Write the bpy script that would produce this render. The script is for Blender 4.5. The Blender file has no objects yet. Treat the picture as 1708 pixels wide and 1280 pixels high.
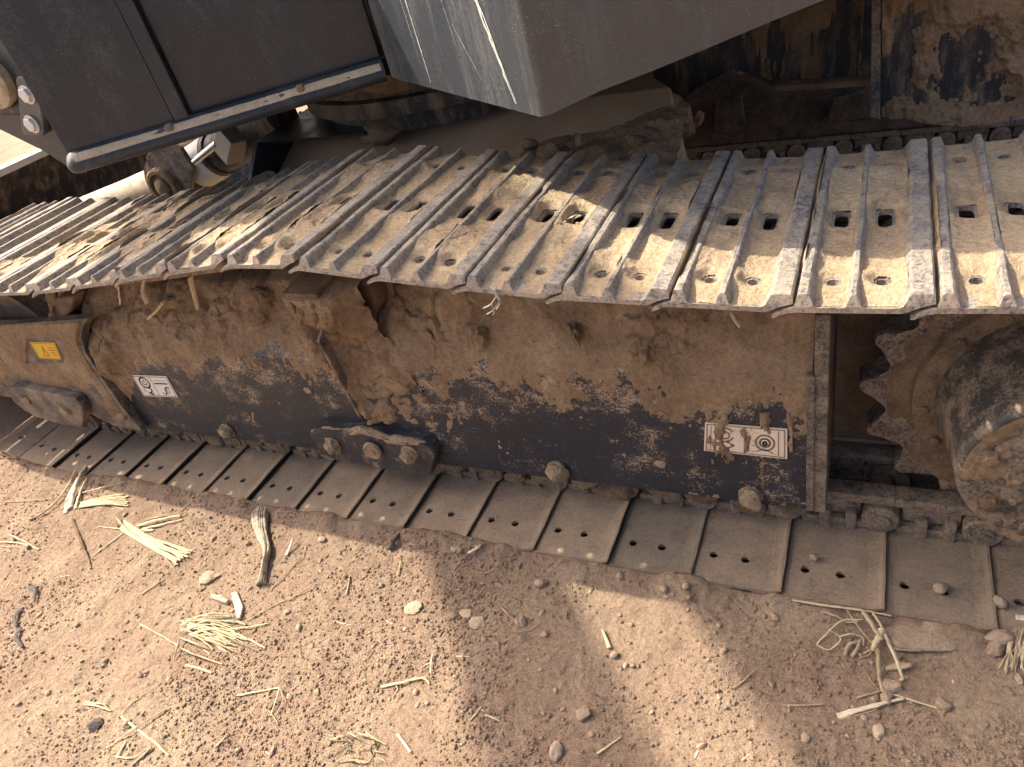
import bpy, bmesh, math, random
import numpy as np
from mathutils import Vector, Matrix

SC = bpy.context.scene
COL = SC.collection
random.seed(7)
RNG = np.random.default_rng(11)

# ------------------------------------------------------------------ camera
CAM_R = np.array([[0.8962145601220154, 0.38047545469725624, -0.228118150523231],
                  [0.05591372397603461, -0.6069977323443917, -0.792734134751204],
                  [-0.4400830804477209, 0.6977049385674807, -0.5652740052416726]])
CAM_C = np.array([0.5737471988384851, -1.0015387422319897, 1.3325963752162302])
FPX = 1203.9892915841258
cd = bpy.data.cameras.new('camera')
cam = bpy.data.objects.new('camera', cd)
COL.objects.link(cam)
cd.sensor_fit = 'HORIZONTAL'
cd.sensor_width = 36
cd.lens = FPX / 1708 * 36
cd.clip_start = 0.02
cd.clip_end = 900
M = Matrix.Identity(4)
for r in range(3):
    M[r][0] = CAM_R[0][r]
    M[r][1] = -CAM_R[1][r]
    M[r][2] = -CAM_R[2][r]
    M[r][3] = CAM_C[r]
cam.matrix_world = M
SC.camera = cam

# ------------------------------------------------------------------ sky, sun, exposure
SUN_S = (0.95, -0.075)            # shadow shift per metre of height
sdir = Vector((-SUN_S[0], -SUN_S[1], 1.0)).normalized()      # towards the sun
elev = math.asin(sdir.z)
azim = math.atan2(sdir.x, sdir.y)
w = bpy.data.worlds.new('World')
SC.world = w
w.use_nodes = True
wn = w.node_tree.nodes
wl = w.node_tree.links
bg = wn['Background']
sky = wn.new('ShaderNodeTexSky')
sky.sky_type = 'NISHITA'
sky.sun_disc = False
sky.sun_elevation = elev
sky.sun_rotation = azim
sky.air_density = 0.7
sky.dust_density = 8.0
sky.ozone_density = 0.6
wl.new(sky.outputs[0], bg.inputs[0])
bg.inputs[1].default_value = 0.14
sl = bpy.data.lights.new('sun', 'SUN')
sl.energy = 3.4
sl.angle = math.radians(0.53)
sl.color = (1.0, 0.92, 0.77)
so = bpy.data.objects.new('sun', sl)
COL.objects.link(so)
so.location = (-6, 1, 8)
so.rotation_euler = sdir.to_track_quat('Z', 'Y').to_euler()
SC.view_settings.view_transform = 'Standard'
SC.view_settings.look = 'None'
SC.view_settings.exposure = 1.25
SC.view_settings.gamma = 1.0
SC.render.engine = 'CYCLES'
SC.cycles.max_bounces = 8
SC.cycles.diffuse_bounces = 5
SC.cycles.glossy_bounces = 4

# ------------------------------------------------------------------ geometry helpers
def ray(x, y):
    return CAM_R.T @ np.array([(x - 854) / FPX, (y - 640) / FPX, 1.0])
def PY(x, y, Y):
    q = ray(x, y)
    return CAM_C + q * (Y - CAM_C[1]) / q[1]
def PZ(x, y, Z):
    q = ray(x, y)
    return CAM_C + q * (Z - CAM_C[2]) / q[2]

def _hash(i, j, k, seed):
    i = i.astype(np.uint32); j = j.astype(np.uint32); k = k.astype(np.uint32)
    h = (i * np.uint32(374761393) + j * np.uint32(668265263) + k * np.uint32(2147483647) + np.uint32((seed * 974711 + 1013904223) & 0xffffffff))
    h = (h ^ (h >> np.uint32(13))) * np.uint32(1274126177)
    h = h ^ (h >> np.uint32(16))
    h = (h * np.uint32(2246822519))
    h = h ^ (h >> np.uint32(15))
    return (h & np.uint32(0xffffff)).astype(np.float64) / 0xffffff
def vnoise(x, y, z=0.0, seed=0):
    x = np.asarray(x, float); y = np.asarray(y, float); z = np.zeros_like(x) + z
    xi = np.floor(x); yi = np.floor(y); zi = np.floor(z)
    fx, fy, fz = x - xi, y - yi, z - zi
    fx = fx * fx * fx * (fx * (fx * 6 - 15) + 10); fy = fy * fy * fy * (fy * (fy * 6 - 15) + 10); fz = fz * fz * (3 - 2 * fz)
    xi = xi.astype(np.int64); yi = yi.astype(np.int64); zi = zi.astype(np.int64)
    def c(a, b, d): return _hash((xi + a) & 0xffffffff, (yi + b) & 0xffffffff, (zi + d) & 0xffffffff, seed)
    v = 0
    for d, wz in ((0, 1 - fz), (1, fz)):
        v = v + wz * ((c(0, 0, d) * (1 - fx) + c(1, 0, d) * fx) * (1 - fy) + (c(0, 1, d) * (1 - fx) + c(1, 1, d) * fx) * fy)
    return v
def fbm(x, y, z=0.0, oct=4, seed=0, gain=0.5):
    t = 0.0; a = 1.0; n = 0.0; s = 1.0
    for o in range(oct):
        t = t + a * vnoise(np.asarray(x) * s, np.asarray(y) * s, np.asarray(z) * s, seed + o * 17)
        n += a; a *= gain; s *= 2.03
    return t / n
def worley(x, y, seed=0):
    x = np.asarray(x, float); y = np.asarray(y, float)
    xi = np.floor(x).astype(np.int64); yi = np.floor(y).astype(np.int64)
    f1 = np.full(x.shape, 9.0); f2 = np.full(x.shape, 9.0); cid = np.zeros(x.shape)
    for a in (-1, 0, 1):
        for b in (-1, 0, 1):
            ca, cb = (xi + a) & 0xffffffff, (yi + b) & 0xffffffff; z0 = ca * 0
            d = np.hypot(xi + a + _hash(ca, cb, z0, seed) - x, yi + b + _hash(ca, cb, z0, seed + 1) - y)
            h = _hash(ca, cb, z0, seed + 2)
            near = d < f1
            f2 = np.where(near, f1, np.minimum(f2, d)); cid = np.where(near, h, cid); f1 = np.where(near, d, f1)
    return f1, f2 - f1, cid
def sstep(a, b, x):
    t = np.clip((np.asarray(x, float) - a) / (b - a), 0, 1)
    return t * t * (3 - 2 * t)

def fast_mesh(name, verts, faces, mat=None, smooth=False):
    me = bpy.data.meshes.new(name)
    verts = np.asarray(verts, np.float32); faces = np.asarray(faces, np.int32)
    k = faces.shape[1]
    me.vertices.add(len(verts)); me.vertices.foreach_set('co', verts.ravel())
    me.loops.add(faces.size); me.loops.foreach_set('vertex_index', faces.ravel())
    me.polygons.add(len(faces))
    me.polygons.foreach_set('loop_start', np.arange(0, faces.size, k, dtype=np.int32))
    me.polygons.foreach_set('loop_total', np.full(len(faces), k, np.int32))
    me.polygons.foreach_set('use_smooth', np.full(len(faces), smooth, bool))
    me.update(calc_edges=True)
    me.validate()
    if mat: me.materials.append(mat)
    return me

def link(name, me, parent=None, label=None, cat=None, group=None, kind=None, mw=None):
    o = bpy.data.objects.new(name, me)
    COL.objects.link(o)
    if parent is not None: o.parent = parent
    if mw is not None: o.matrix_local = mw
    if label: o['label'] = label
    if cat: o['category'] = cat
    if group: o['group'] = group
    if kind: o['kind'] = kind
    return o
def bm_mesh(name, bm, mat, smooth=False, ang=None):
    me = bpy.data.meshes.new(name)
    bmesh.ops.recalc_face_normals(bm, faces=bm.faces)
    if smooth:
        for f in bm.faces: f.smooth = True
    bm.to_mesh(me); bm.free()
    for m_ in (mat if isinstance(mat, (list, tuple)) else [mat]):
        me.materials.append(m_)
    if smooth and ang:
        try:
            me.set_sharp_from_angle(angle=math.radians(ang))
        except Exception:
            pass
    return me
def prism(bm, loop3, off, bevel=0.0, seg=1):
    """closed polygon (list of 3D points) extruded by vector off"""
    a = [bm.verts.new(Vector(p)) for p in loop3]
    b = [bm.verts.new(Vector(p) + Vector(off)) for p in loop3]
    n = len(a)
    fs = [bm.faces.new(a), bm.faces.new(list(reversed(b)))]
    for i in range(n):
        fs.append(bm.faces.new((a[i], b[i], b[(i + 1) % n], a[(i + 1) % n])))
    if bevel > 0:
        es = set()
        for f in fs[:2]:
            es.update(f.edges)
        bmesh.ops.bevel(bm, geom=list(es), offset=bevel, segments=seg, affect='EDGES', profile=0.5)
    return fs
def box(bm, x0, x1, y0, y1, z0, z1, bevel=0.0, seg=2):
    vs = [bm.verts.new((x, y, z)) for z in (z0, z1) for (x, y) in ((x0, y0), (x1, y0), (x1, y1), (x0, y1))]
    fs = [bm.faces.new([vs[i] for i in q]) for q in ((3, 2, 1, 0), (4, 5, 6, 7), (0, 1, 5, 4), (1, 2, 6, 5), (2, 3, 7, 6), (3, 0, 4, 7))]
    if bevel > 0:
        es = set()
        for f in fs: es.update(f.edges)
        bmesh.ops.bevel(bm, geom=list(es), offset=bevel, segments=seg, affect='EDGES', profile=0.5)
def tube(bm, pts, radii, n=8, cap=True):
    pts = [Vector(p) for p in pts]
    if not isinstance(radii, (list, tuple)): radii = [radii] * len(pts)
    prev = None; rings = []
    up = Vector((0.13, 0.27, 0.95)).normalized()
    for i, p in enumerate(pts):
        t = (pts[min(i + 1, len(pts) - 1)] - pts[max(i - 1, 0)]).normalized()
        s = t.cross(up)
        if s.length < 1e-3: s = t.cross(Vector((1, 0, 0)))
        s.normalize(); q = s.cross(t)
        rings.append([bm.verts.new(p + (s * math.cos(a) + q * math.sin(a)) * radii[i]) for a in [2 * math.pi * k / n for k in range(n)]])
    for a, b in zip(rings, rings[1:]):
        for k in range(n):
            bm.faces.new((a[k], a[(k + 1) % n], b[(k + 1) % n], b[k]))
    if cap:
        bm.faces.new(list(reversed(rings[0]))); bm.faces.new(rings[-1])
def lathe_y(bm, cx, cz, prof, n=48):
    """profile list of (y, r) revolved about the y axis through (cx, cz)"""
    rings = []
    for (y, r) in prof:
        if r < 1e-6:
            rings.append([bm.verts.new((cx, y, cz))])
        else:
            rings.append([bm.verts.new((cx + r * math.cos(2 * math.pi * k / n), y, cz + r * math.sin(2 * math.pi * k / n))) for k in range(n)])
    for a, b in zip(rings, rings[1:]):
        for k in range(n):
            k2 = (k + 1) % n
            if len(a) == 1 and len(b) == 1: continue
            if len(a) == 1: bm.faces.new((a[0], b[k2], b[k]))
            elif len(b) == 1: bm.faces.new((a[k], a[k2], b[0]))
            else: bm.faces.new((a[k], a[k2], b[k2], b[k]))
def jitter(me, amp, scale, seed=0):
    n = len(me.vertices)
    co = np.zeros(n * 3, np.float32); me.vertices.foreach_get('co', co); co = co.reshape(-1, 3)
    for c in range(3):
        co[:, c] += amp * 2 * (fbm(co[:, 0] * scale + 7.1 * c, co[:, 1] * scale, co[:, 2] * scale, 3, seed + c * 5) - 0.5)
    me.vertices.foreach_set('co', co.ravel()); me.update()
def lump_mesh(name, mat, rad=1.0, sub=2, rough=0.45, squash=(1, 1, 0.7), seed=0, smooth=True):
    bm = bmesh.new()
    bmesh.ops.create_icosphere(bm, subdivisions=sub, radius=1.0)
    co = np.array([v.co[:] for v in bm.verts])
    d = 1 + rough * 2 * (fbm(co[:, 0] * 1.3 + seed * 3.7, co[:, 1] * 1.3, co[:, 2] * 1.3, 3, seed) - 0.5)
    # a few flat facets as on broken clods
    rs = np.random.default_rng(seed)
    p = co * d[:, None]
    for k in range(6):
        nrm = rs.normal(size=3); nrm /= np.linalg.norm(nrm)
        h = rs.uniform(0.62, 0.92)
        e = p @ nrm - h
        p = p - np.outer(np.clip(e, 0, None) * 0.85, nrm)
    p = p * np.array(squash) * rad
    for v, q in zip(bm.verts, p): v.co = q
    return bm_mesh(name, bm, mat, smooth, 40)

def crust(name, B, N, T, mat, eps=0.0004, smooth=True):
    """height field: base points B (nu,nv,3), normals N, thickness T (nu,nv); bare cells are dropped"""
    nu, nv = T.shape
    V = (B + N * T[..., None]).reshape(-1, 3)
    idx = np.arange(nu * nv).reshape(nu, nv)
    a, b, c, d = idx[:-1, :-1], idx[1:, :-1], idx[1:, 1:], idx[:-1, 1:]
    F = np.stack([a, b, c, d], -1).reshape(-1, 4)
    keep = (T.ravel()[F] > eps).any(1)
    F = F[keep]
    if len(F) == 0: return None
    used = np.unique(F); remap = np.zeros(nu * nv, np.int64); remap[used] = np.arange(len(used))
    return fast_mesh(name, V[used], remap[F], mat, smooth)

# ------------------------------------------------------------------ materials
class NT:
    def __init__(self, name):
        self.m = bpy.data.materials.new(name); self.m.use_nodes = True
        self.n = self.m.node_tree.nodes; self.l = self.m.node_tree.links
        self.b = self.n['Principled BSDF']
        self.geo = self.n.new('ShaderNodeNewGeometry')
        self.pos = self.geo.outputs['Position']
    def objco(self):
        tc = self.n.new('ShaderNodeTexCoord'); oi = self.n.new('ShaderNodeObjectInfo')
        mu = self.n.new('ShaderNodeMath'); mu.operation = 'MULTIPLY'; mu.inputs[1].default_value = 40
        self.l.new(oi.outputs['Random'], mu.inputs[0])
        ad = self.n.new('ShaderNodeVectorMath'); ad.operation = 'ADD'
        self.l.new(tc.outputs['Object'], ad.inputs[0]); self.l.new(mu.outputs[0], ad.inputs[1])
        self.pos = ad.outputs[0]
    def noise(self, scale, detail=4, rough=0.55, stretch=None, off=None):
        t = self.n.new('ShaderNodeTexNoise')
        t.inputs['Scale'].default_value = scale; t.inputs['Detail'].default_value = detail; t.inputs['Roughness'].default_value = rough
        src = self.pos
        if stretch or off:
            mp = self.n.new('ShaderNodeMapping')
            if stretch: mp.inputs['Scale'].default_value = stretch
            if off: mp.inputs['Location'].default_value = off
            self.l.new(src, mp.inputs['Vector']); src = mp.outputs[0]
        self.l.new(src, t.inputs['Vector'])
        return t.outputs['Fac']
    def voro(self, scale, feature='F1', out='Distance'):
        t = self.n.new('ShaderNodeTexVoronoi'); t.feature = feature; t.inputs['Scale'].default_value = scale
        self.l.new(self.pos, t.inputs['Vector']); return t.outputs[out]
    def ramp(self, fac, stops):
        r = self.n.new('ShaderNodeValToRGB'); e = r.color_ramp.elements
        while len(e) < len(stops): e.new(0.5)
        for i, (p, c) in enumerate(stops):
            e[i].position = p
            e[i].color = (c, c, c, 1) if isinstance(c, (int, float)) else (*c, 1)
        self.l.new(fac, r.inputs[0]); return r.outputs[0]
    def mix(self, fac, a, b):
        m = self.n.new('ShaderNodeMix'); m.data_type = 'RGBA'
        for s, v in ((m.inputs[0], fac), (m.inputs[6], a), (m.inputs[7], b)):
            if hasattr(v, 'is_linked') or hasattr(v, 'node'): self.l.new(v, s)
            elif isinstance(v, (int, float)): s.default_value = v
            else: s.default_value = (*v, 1)
        return m.outputs[2]
    def math(self, op, a, b=None):
        m = self.n.new('ShaderNodeMath'); m.operation = op
        for s, v in ((m.inputs[0], a), (m.inputs[1], b)):
            if v is None: continue
            if hasattr(v, 'node'): self.l.new(v, s)
            else: s.default_value = v
        return m.outputs[0]
    def bump(self, items, strength=0.6):
        last = None
        for h, dist in items:
            b = self.n.new('ShaderNodeBump'); b.inputs['Distance'].default_value = dist; b.inputs['Strength'].default_value = strength
            self.l.new(h, b.inputs['Height'])
            if last: self.l.new(last, b.inputs['Normal'])
            last = b.outputs[0]
        self.l.new(last, self.b.inputs['Normal'])
    def sep(self):
        s = self.n.new('ShaderNodeSeparateXYZ'); self.l.new(self.pos, s.inputs[0]); return s.outputs
    def nz(self):
        s = self.n.new('ShaderNodeSeparateXYZ'); self.l.new(self.geo.outputs['Normal'], s.inputs[0]); return s.outputs[2]
    def out(self, col=None, rough=0.9, metal=0.0, spec=None):
        if col is not None:
            if hasattr(col, 'node'): self.l.new(col, self.b.inputs['Base Color'])
            else: self.b.inputs['Base Color'].default_value = (*col, 1)
        for nme, v in (('Roughness', rough), ('Metallic', metal)):
            if hasattr(v, 'node'): self.l.new(v, self.b.inputs[nme])
            else: self.b.inputs[nme].default_value = v
        if spec is not None: self.b.inputs['Specular IOR Level'].default_value = spec
        return self.m

def soil(name, dark, mid, light, big=6, fine=160, bumps=((160, 0.004), (420, 0.0016)), detail=5):
    t = NT(name)
    c1 = t.ramp(t.noise(big, 5, 0.6), [(0.3, dark), (0.5, mid), (0.72, light)])
    g = t.ramp(t.noise(fine, 6, 0.72), [(0.28, 0.60), (0.5, 0.97), (0.75, 1.22)])
    mu = t.n.new('ShaderNodeMix'); mu.data_type = 'RGBA'; mu.blend_type = 'MULTIPLY'; mu.inputs[0].default_value = 1
    t.l.new(c1, mu.inputs[6]); t.l.new(g, mu.inputs[7])
    t.bump([(t.noise(s, detail, 0.65), d) for s, d in bumps], 0.9)
    return t.out(mu.outputs[2], 0.95, 0, 0.15)
DUST = (0.42, 0.315, 0.20)
M_ground = soil('ground_soil', (0.32, 0.215, 0.148), (0.375, 0.262, 0.18), (0.44, 0.325, 0.22), 3.6, 105, ((45, 0.008), (120, 0.008), (330, 0.005)))
M_clod = soil('clod_soil', (0.33, 0.235, 0.165), (0.40, 0.295, 0.205), (0.46, 0.345, 0.24), 14, 200, ((120, 0.004), (420, 0.002)))
M_stone = soil('pale_stone', (0.38, 0.285, 0.195), (0.45, 0.345, 0.235), (0.51, 0.40, 0.28), 18, 200, ((160, 0.002), (420, 0.001)))
M_darkstone = soil('dark_stone', (0.05, 0.045, 0.045), (0.09, 0.08, 0.075), (0.16, 0.13, 0.11), 30, 200, ((160, 0.002), (420, 0.001)))
M_cake = soil('caked_soil', (0.40, 0.285, 0.185), (0.52, 0.385, 0.245), (0.62, 0.475, 0.305), 9, 130, ((90, 0.007), (300, 0.004)))
M_mud = soil('dried_mud', (0.25, 0.165, 0.10), (0.38, 0.265, 0.165), (0.51, 0.375, 0.24), 7, 95, ((60, 0.012), (190, 0.007), (520, 0.003)))
M_mud2 = soil('dark_mud', (0.19, 0.128, 0.082), (0.31, 0.215, 0.138), (0.43, 0.31, 0.20), 13, 110, ((60, 0.012), (190, 0.007), (520, 0.003)))

def worn_steel(name, dustcol, lo, hi, steel=((0.10, 0.098, 0.105), (0.25, 0.245, 0.255)), up=0.0, tint=False):
    t = NT(name); t.objco()
    s = t.ramp(t.noise(85, 8, 0.85), [(0.38, steel[0]), (0.60, steel[1])])
    f = t.noise(20, 9, 0.8)
    f2 = t.noise(170, 5, 0.8)
    k = t.math('ADD', f, t.math('MULTIPLY', t.math('SUBTRACT', f2, 0.5), 1.0))
    if up:
        k = t.math('ADD', k, t.math('MULTIPLY', t.math('ABSOLUTE', t.nz()), -up))
    msk = t.ramp(k, [(lo, 0.0), (hi, 1.0)])
    col = t.mix(msk, s, dustcol)
    if tint:
        oi = t.n.new('ShaderNodeObjectInfo')
        mv = t.n.new('ShaderNodeMix'); mv.data_type = 'RGBA'; mv.blend_type = 'MULTIPLY'; mv.inputs[0].default_value = 1
        t.l.new(col, mv.inputs[6]); t.l.new(t.ramp(oi.outputs['Random'], [(0.0, (0.66, 0.70, 0.74)), (0.35, (0.86, 0.86, 0.86)), (0.7, (1.0, 0.97, 0.94)), (1.0, (1.12, 1.08, 1.04))]), mv.inputs[7]); col = mv.outputs[2]
    t.bump([(f, 0.003), (f2, 0.0022)], 0.8)
    return t.out(col, t.ramp(msk, [(0, 0.5), (1, 0.95)]), t.ramp(msk, [(0, 0.35), (1, 0.0)]), 0.35)
M_shoe = worn_steel('track_shoe_steel', (0.45, 0.365, 0.27), 0.37, 0.64, ((0.085, 0.079, 0.077), (0.36, 0.335, 0.32)))
M_shoe_low = worn_steel('dusty_shoe_steel', (0.35, 0.262, 0.185), 0.22, 0.62, ((0.15, 0.125, 0.10), (0.26, 0.205, 0.155)), tint=True)
M_link = worn_steel('dusty_link_steel', (0.33, 0.245, 0.17), 0.34, 0.60, ((0.06, 0.052, 0.048), (0.17, 0.145, 0.125)))
M_sprocket = worn_steel('muddy_cast_steel', (0.33, 0.245, 0.175), 0.36, 0.60, ((0.03, 0.028, 0.03), (0.12, 0.10, 0.09)))
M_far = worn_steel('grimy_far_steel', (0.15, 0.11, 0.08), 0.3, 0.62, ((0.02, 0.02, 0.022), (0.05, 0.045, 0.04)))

def painted(name, base, dust, lo, hi, dscale=9, streak=None, rough=0.42, specks=0.0, scratch=0.0, speck_col=(0.5, 0.48, 0.44), spec=0.4, bumpd=0.0008, zfade=None, grain=0.25):
    t = NT(name)
    f = t.noise(dscale, 7, 0.72, stretch=streak)
    f2 = t.noise(180, 3, 0.7)
    k = t.math('ADD', f, t.math('MULTIPLY', t.math('SUBTRACT', f2, 0.5), grain))
    if zfade:
        zr = t.n.new('ShaderNodeMapRange'); zr.inputs[1].default_value = zfade[0]; zr.inputs[2].default_value = zfade[1]; zr.inputs[3].default_value = 0.0; zr.inputs[4].default_value = zfade[2]
        t.l.new(t.sep()[2], zr.inputs[0]); k = t.math('ADD', k, zr.outputs[0])
    msk = t.ramp(k, [(lo, 0.0), (hi, 1.0)])
    b0 = t.mix(t.noise(4, 3), tuple(c * 0.8 for c in base), tuple(min(1, c * 1.25) for c in base))
    col = t.mix(msk, b0, dust)
    if scratch:
        sc = t.noise(18, 6, 0.8, stretch=(1.2, 14, 14))
        col = t.mix(t.ramp(sc, [(0.62, 0.0), (0.70, scratch)]), col, (0.36, 0.34, 0.31))
    if specks:
        v = t.voro(170)
        gate = t.noise(7, 4, 0.6)
        sp = t.math('MULTIPLY', t.ramp(v, [(0.06, 1.0), (0.17, 0.0)]), t.ramp(gate, [(0.44, 0.0), (0.62, specks)]))
        col = t.mix(sp, col, speck_col)
    t.bump([(f2, bumpd)], 0.6)
    return t.out(col, t.ramp(msk, [(0, rough), (1, 0.92)]), 0.0, spec)
M_frame = painted('frame_black_paint', (0.022, 0.025, 0.034), (0.38, 0.275, 0.175), 0.58, 0.74, 17, (0.8, 1, 1.0), 0.40, 0.7, 0.9, zfade=(0.26, 0.46, 0.17), grain=0.7)
M_bracket = painted('bracket_black_paint', (0.045, 0.044, 0.046), (0.28, 0.21, 0.145), 0.40, 0.66, 16, None, 0.5, 0.3, 0.4, grain=0.6)
M_panel = painted('charcoal_panel_paint', (0.022, 0.028, 0.038), (0.13, 0.13, 0.13), 0.50, 0.95, 7, (1, 1, .55), 0.30, 0.6, 0.0, grain=0.5)
M_boxpaint = painted('grey_cover_paint', (0.040, 0.046, 0.054), (0.16, 0.16, 0.16), 0.50, 1.0, 4, (3, 3, 0.5), 0.30, 1.0, 0.0, grain=0.35, spec=0.6)
M_black = painted('grimy_black_paint', (0.022, 0.022, 0.026), (0.25, 0.185, 0.125), 0.48, 0.72, 8, (3, 3, 0.8), 0.5, 0.3, 0.0)
M_hub = painted('muddy_hub_paint', (0.045, 0.042, 0.038), (0.24, 0.18, 0.125), 0.42, 0.66, 22, None, 0.55, 0.3, 0.0, bumpd=0.002, grain=0.6)
M_carbody = painted('dusty_carbody_paint', (0.36, 0.24, 0.15), (0.44, 0.31, 0.20), 0.3, 0.7, 4, None, 0.8, 0.0, 0.0)
M_dustline = soil('settled_dust', (0.40, 0.33, 0.23), (0.46, 0.38, 0.27), (0.52, 0.44, 0.32), 20, 200, ((200, 0.001),))
def plain(name, col, rough=0.6, metal=0.0, var=0.15, scale=40, spec=0.4):
    t = NT(name)
    c = t.mix(t.noise(scale, 5, 0.65), tuple(x * (1 - var) for x in col), tuple(min(1, x * (1 + var)) for x in col))
    return t.out(c, rough, metal, spec)
M_white = plain('white_print', (0.70, 0.66, 0.60), 0.6, 0, 0.12, 60)
M_whitedirty = painted('dusty_white_print', (0.72, 0.60, 0.47), (0.40, 0.29, 0.19), 0.56, 0.68, 34, None, 0.6, grain=0.6)
M_ink = plain('black_ink', (0.04, 0.038, 0.035), 0.6)
M_inkbrown = plain('faded_ink', (0.30, 0.21, 0.15), 0.7)
M_yellow = painted('yellow_print', (0.62, 0.40, 0.02), (0.34, 0.24, 0.12), 0.60, 0.75, 40, None, 0.5)
M_red = plain('red_print', (0.45, 0.12, 0.03), 0.6)
M_zinc = plain('zinc_bolt', (0.58, 0.57, 0.55), 0.45, 0.3, 0.2, 120)
M_rust = plain('rusty_bolt', (0.22, 0.15, 0.10), 0.85, 0, 0.4, 140)
M_cream = painted('cream_dusty_tube', (0.42, 0.35, 0.24), (0.30, 0.22, 0.15), 0.46, 0.62, 16, None, 0.6, grain=0.8)
M_chrome = plain('chrome_rod', (0.6, 0.6, 0.58), 0.25, 0.8, 0.1)
M_hose = plain('black_hose', (0.02, 0.02, 0.02), 0.45)
M_scratch = plain('scraped_paint', (0.46, 0.48, 0.44), 0.6, 0, 0.3, 90)
def fibre(name, a, b, c):
    t = NT(name); t.objco()
    col = t.ramp(t.noise(60, 5, 0.65, stretch=(1, 1, 1)), [(0.3, a), (0.5, b), (0.7, c)])
    t.bump([(t.noise(400, 3), 0.001)], 0.5)
    return t.out(col, 0.75, 0, 0.3)
M_straw = fibre('dry_straw', (0.36, 0.28, 0.15), (0.50, 0.41, 0.25), (0.62, 0.54, 0.36))
M_straw2 = fibre('brown_straw', (0.24, 0.17, 0.10), (0.36, 0.27, 0.165), (0.47, 0.37, 0.24))
M_wood = fibre('weathered_wood', (0.13, 0.10, 0.075), (0.34, 0.28, 0.20), (0.52, 0.45, 0.33))
M_leafdark = fibre('dark_leaf', (0.03, 0.027, 0.026), (0.06, 0.05, 0.045), (0.12, 0.10, 0.085))
M_husk = fibre('pale_husk', (0.45, 0.34, 0.22), (0.60, 0.49, 0.34), (0.72, 0.62, 0.46))
M_boltmud = soil('mud_on_bolt', (0.27, 0.195, 0.125), (0.37, 0.275, 0.18), (0.45, 0.345, 0.235), 40, 120, ((120, 0.007), (300, 0.004)))

# ------------------------------------------------------------------ ground: one sheet out to the horizon
TRACK_Y0 = 0.0
GZ = -0.022
def ground_h(x, y):
    h = GZ + 0.012 * (fbm(x * 1.6 + 3, y * 1.6, 0, 3, 5) - 0.5) * 2
    fine = sstep(-6, -3, x) * sstep(4, 2.5, x) * sstep(-2.5, -1.5, y) * sstep(2, 1, y)
    h = h + fine * (0.008 * (fbm(x * 9, y * 9, 0, 3, 9) - 0.5) * 2 + 0.0028 * (fbm(x * 30, y * 30, 0, 3, 21) - 0.5) * 2 + 0.0028 * np.clip(fbm(x * 80, y * 80, 0, 2, 33) - 0.50, 0, 1) * 3)
    # bank against the shoe edge and a low ridge beside the stripe
    h = h + 0.010 * np.exp(-((y + 0.005) / 0.03) ** 2) + 0.018 * np.exp(-((y + 0.015) / 0.045) ** 2) * np.clip(fbm(x * 9, y * 5, 0, 3, 40) * 1.9 - 0.35, 0, 1.3)
    h = np.where((y > 0.006) & (y < 0.75), np.minimum(h, -0.034), h)
    return h
def dense_axis(lo, hi, step, reach):
    core = np.arange(lo, hi + step / 2, step)
    o = [step * 4]
    while sum(o) < reach: o.append(o[-1] * 1.45)
    out = np.cumsum(o)
    return np.concatenate([lo - out[::-1], core, hi + out])
gx = dense_axis(-2.75, 1.15, 0.0052, 320)
gy = dense_axis(-0.98, 0.03, 0.0046, 320)
X, Y = np.meshgrid(gx, gy, indexing='ij')
Z = ground_h(X, Y)
idx = np.arange(X.size).reshape(X.shape)
F = np.stack([idx[:-1, :-1], idx[1:, :-1], idx[1:, 1:], idx[:-1, 1:]], -1).reshape(-1, 4)
link('ground', fast_mesh('ground', np.stack([X, Y, Z], -1).reshape(-1, 3), F, M_ground, True), kind='structure')
def gh(x, y): return float(ground_h(np.array([x]), np.array([y]))[0])
def PG(px, py, up=0.0):
    p = PZ(px, py, GZ)
    for _ in range(3): p = PZ(px, py, gh(p[0], p[1]) + up)
    return Vector(p)

# ------------------------------------------------------------------ the excavator
EX = bpy.data.objects.new('excavator', None)
COL.objects.link(EX)
EX['label'] = 'dusty charcoal crawler excavator with mud caked steel tracks'
EX['category'] = 'excavator'
EX.empty_display_size = 0.2
def part(name, me, parent=None, **k): return link(name, me, parent or EX, **k)

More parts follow.
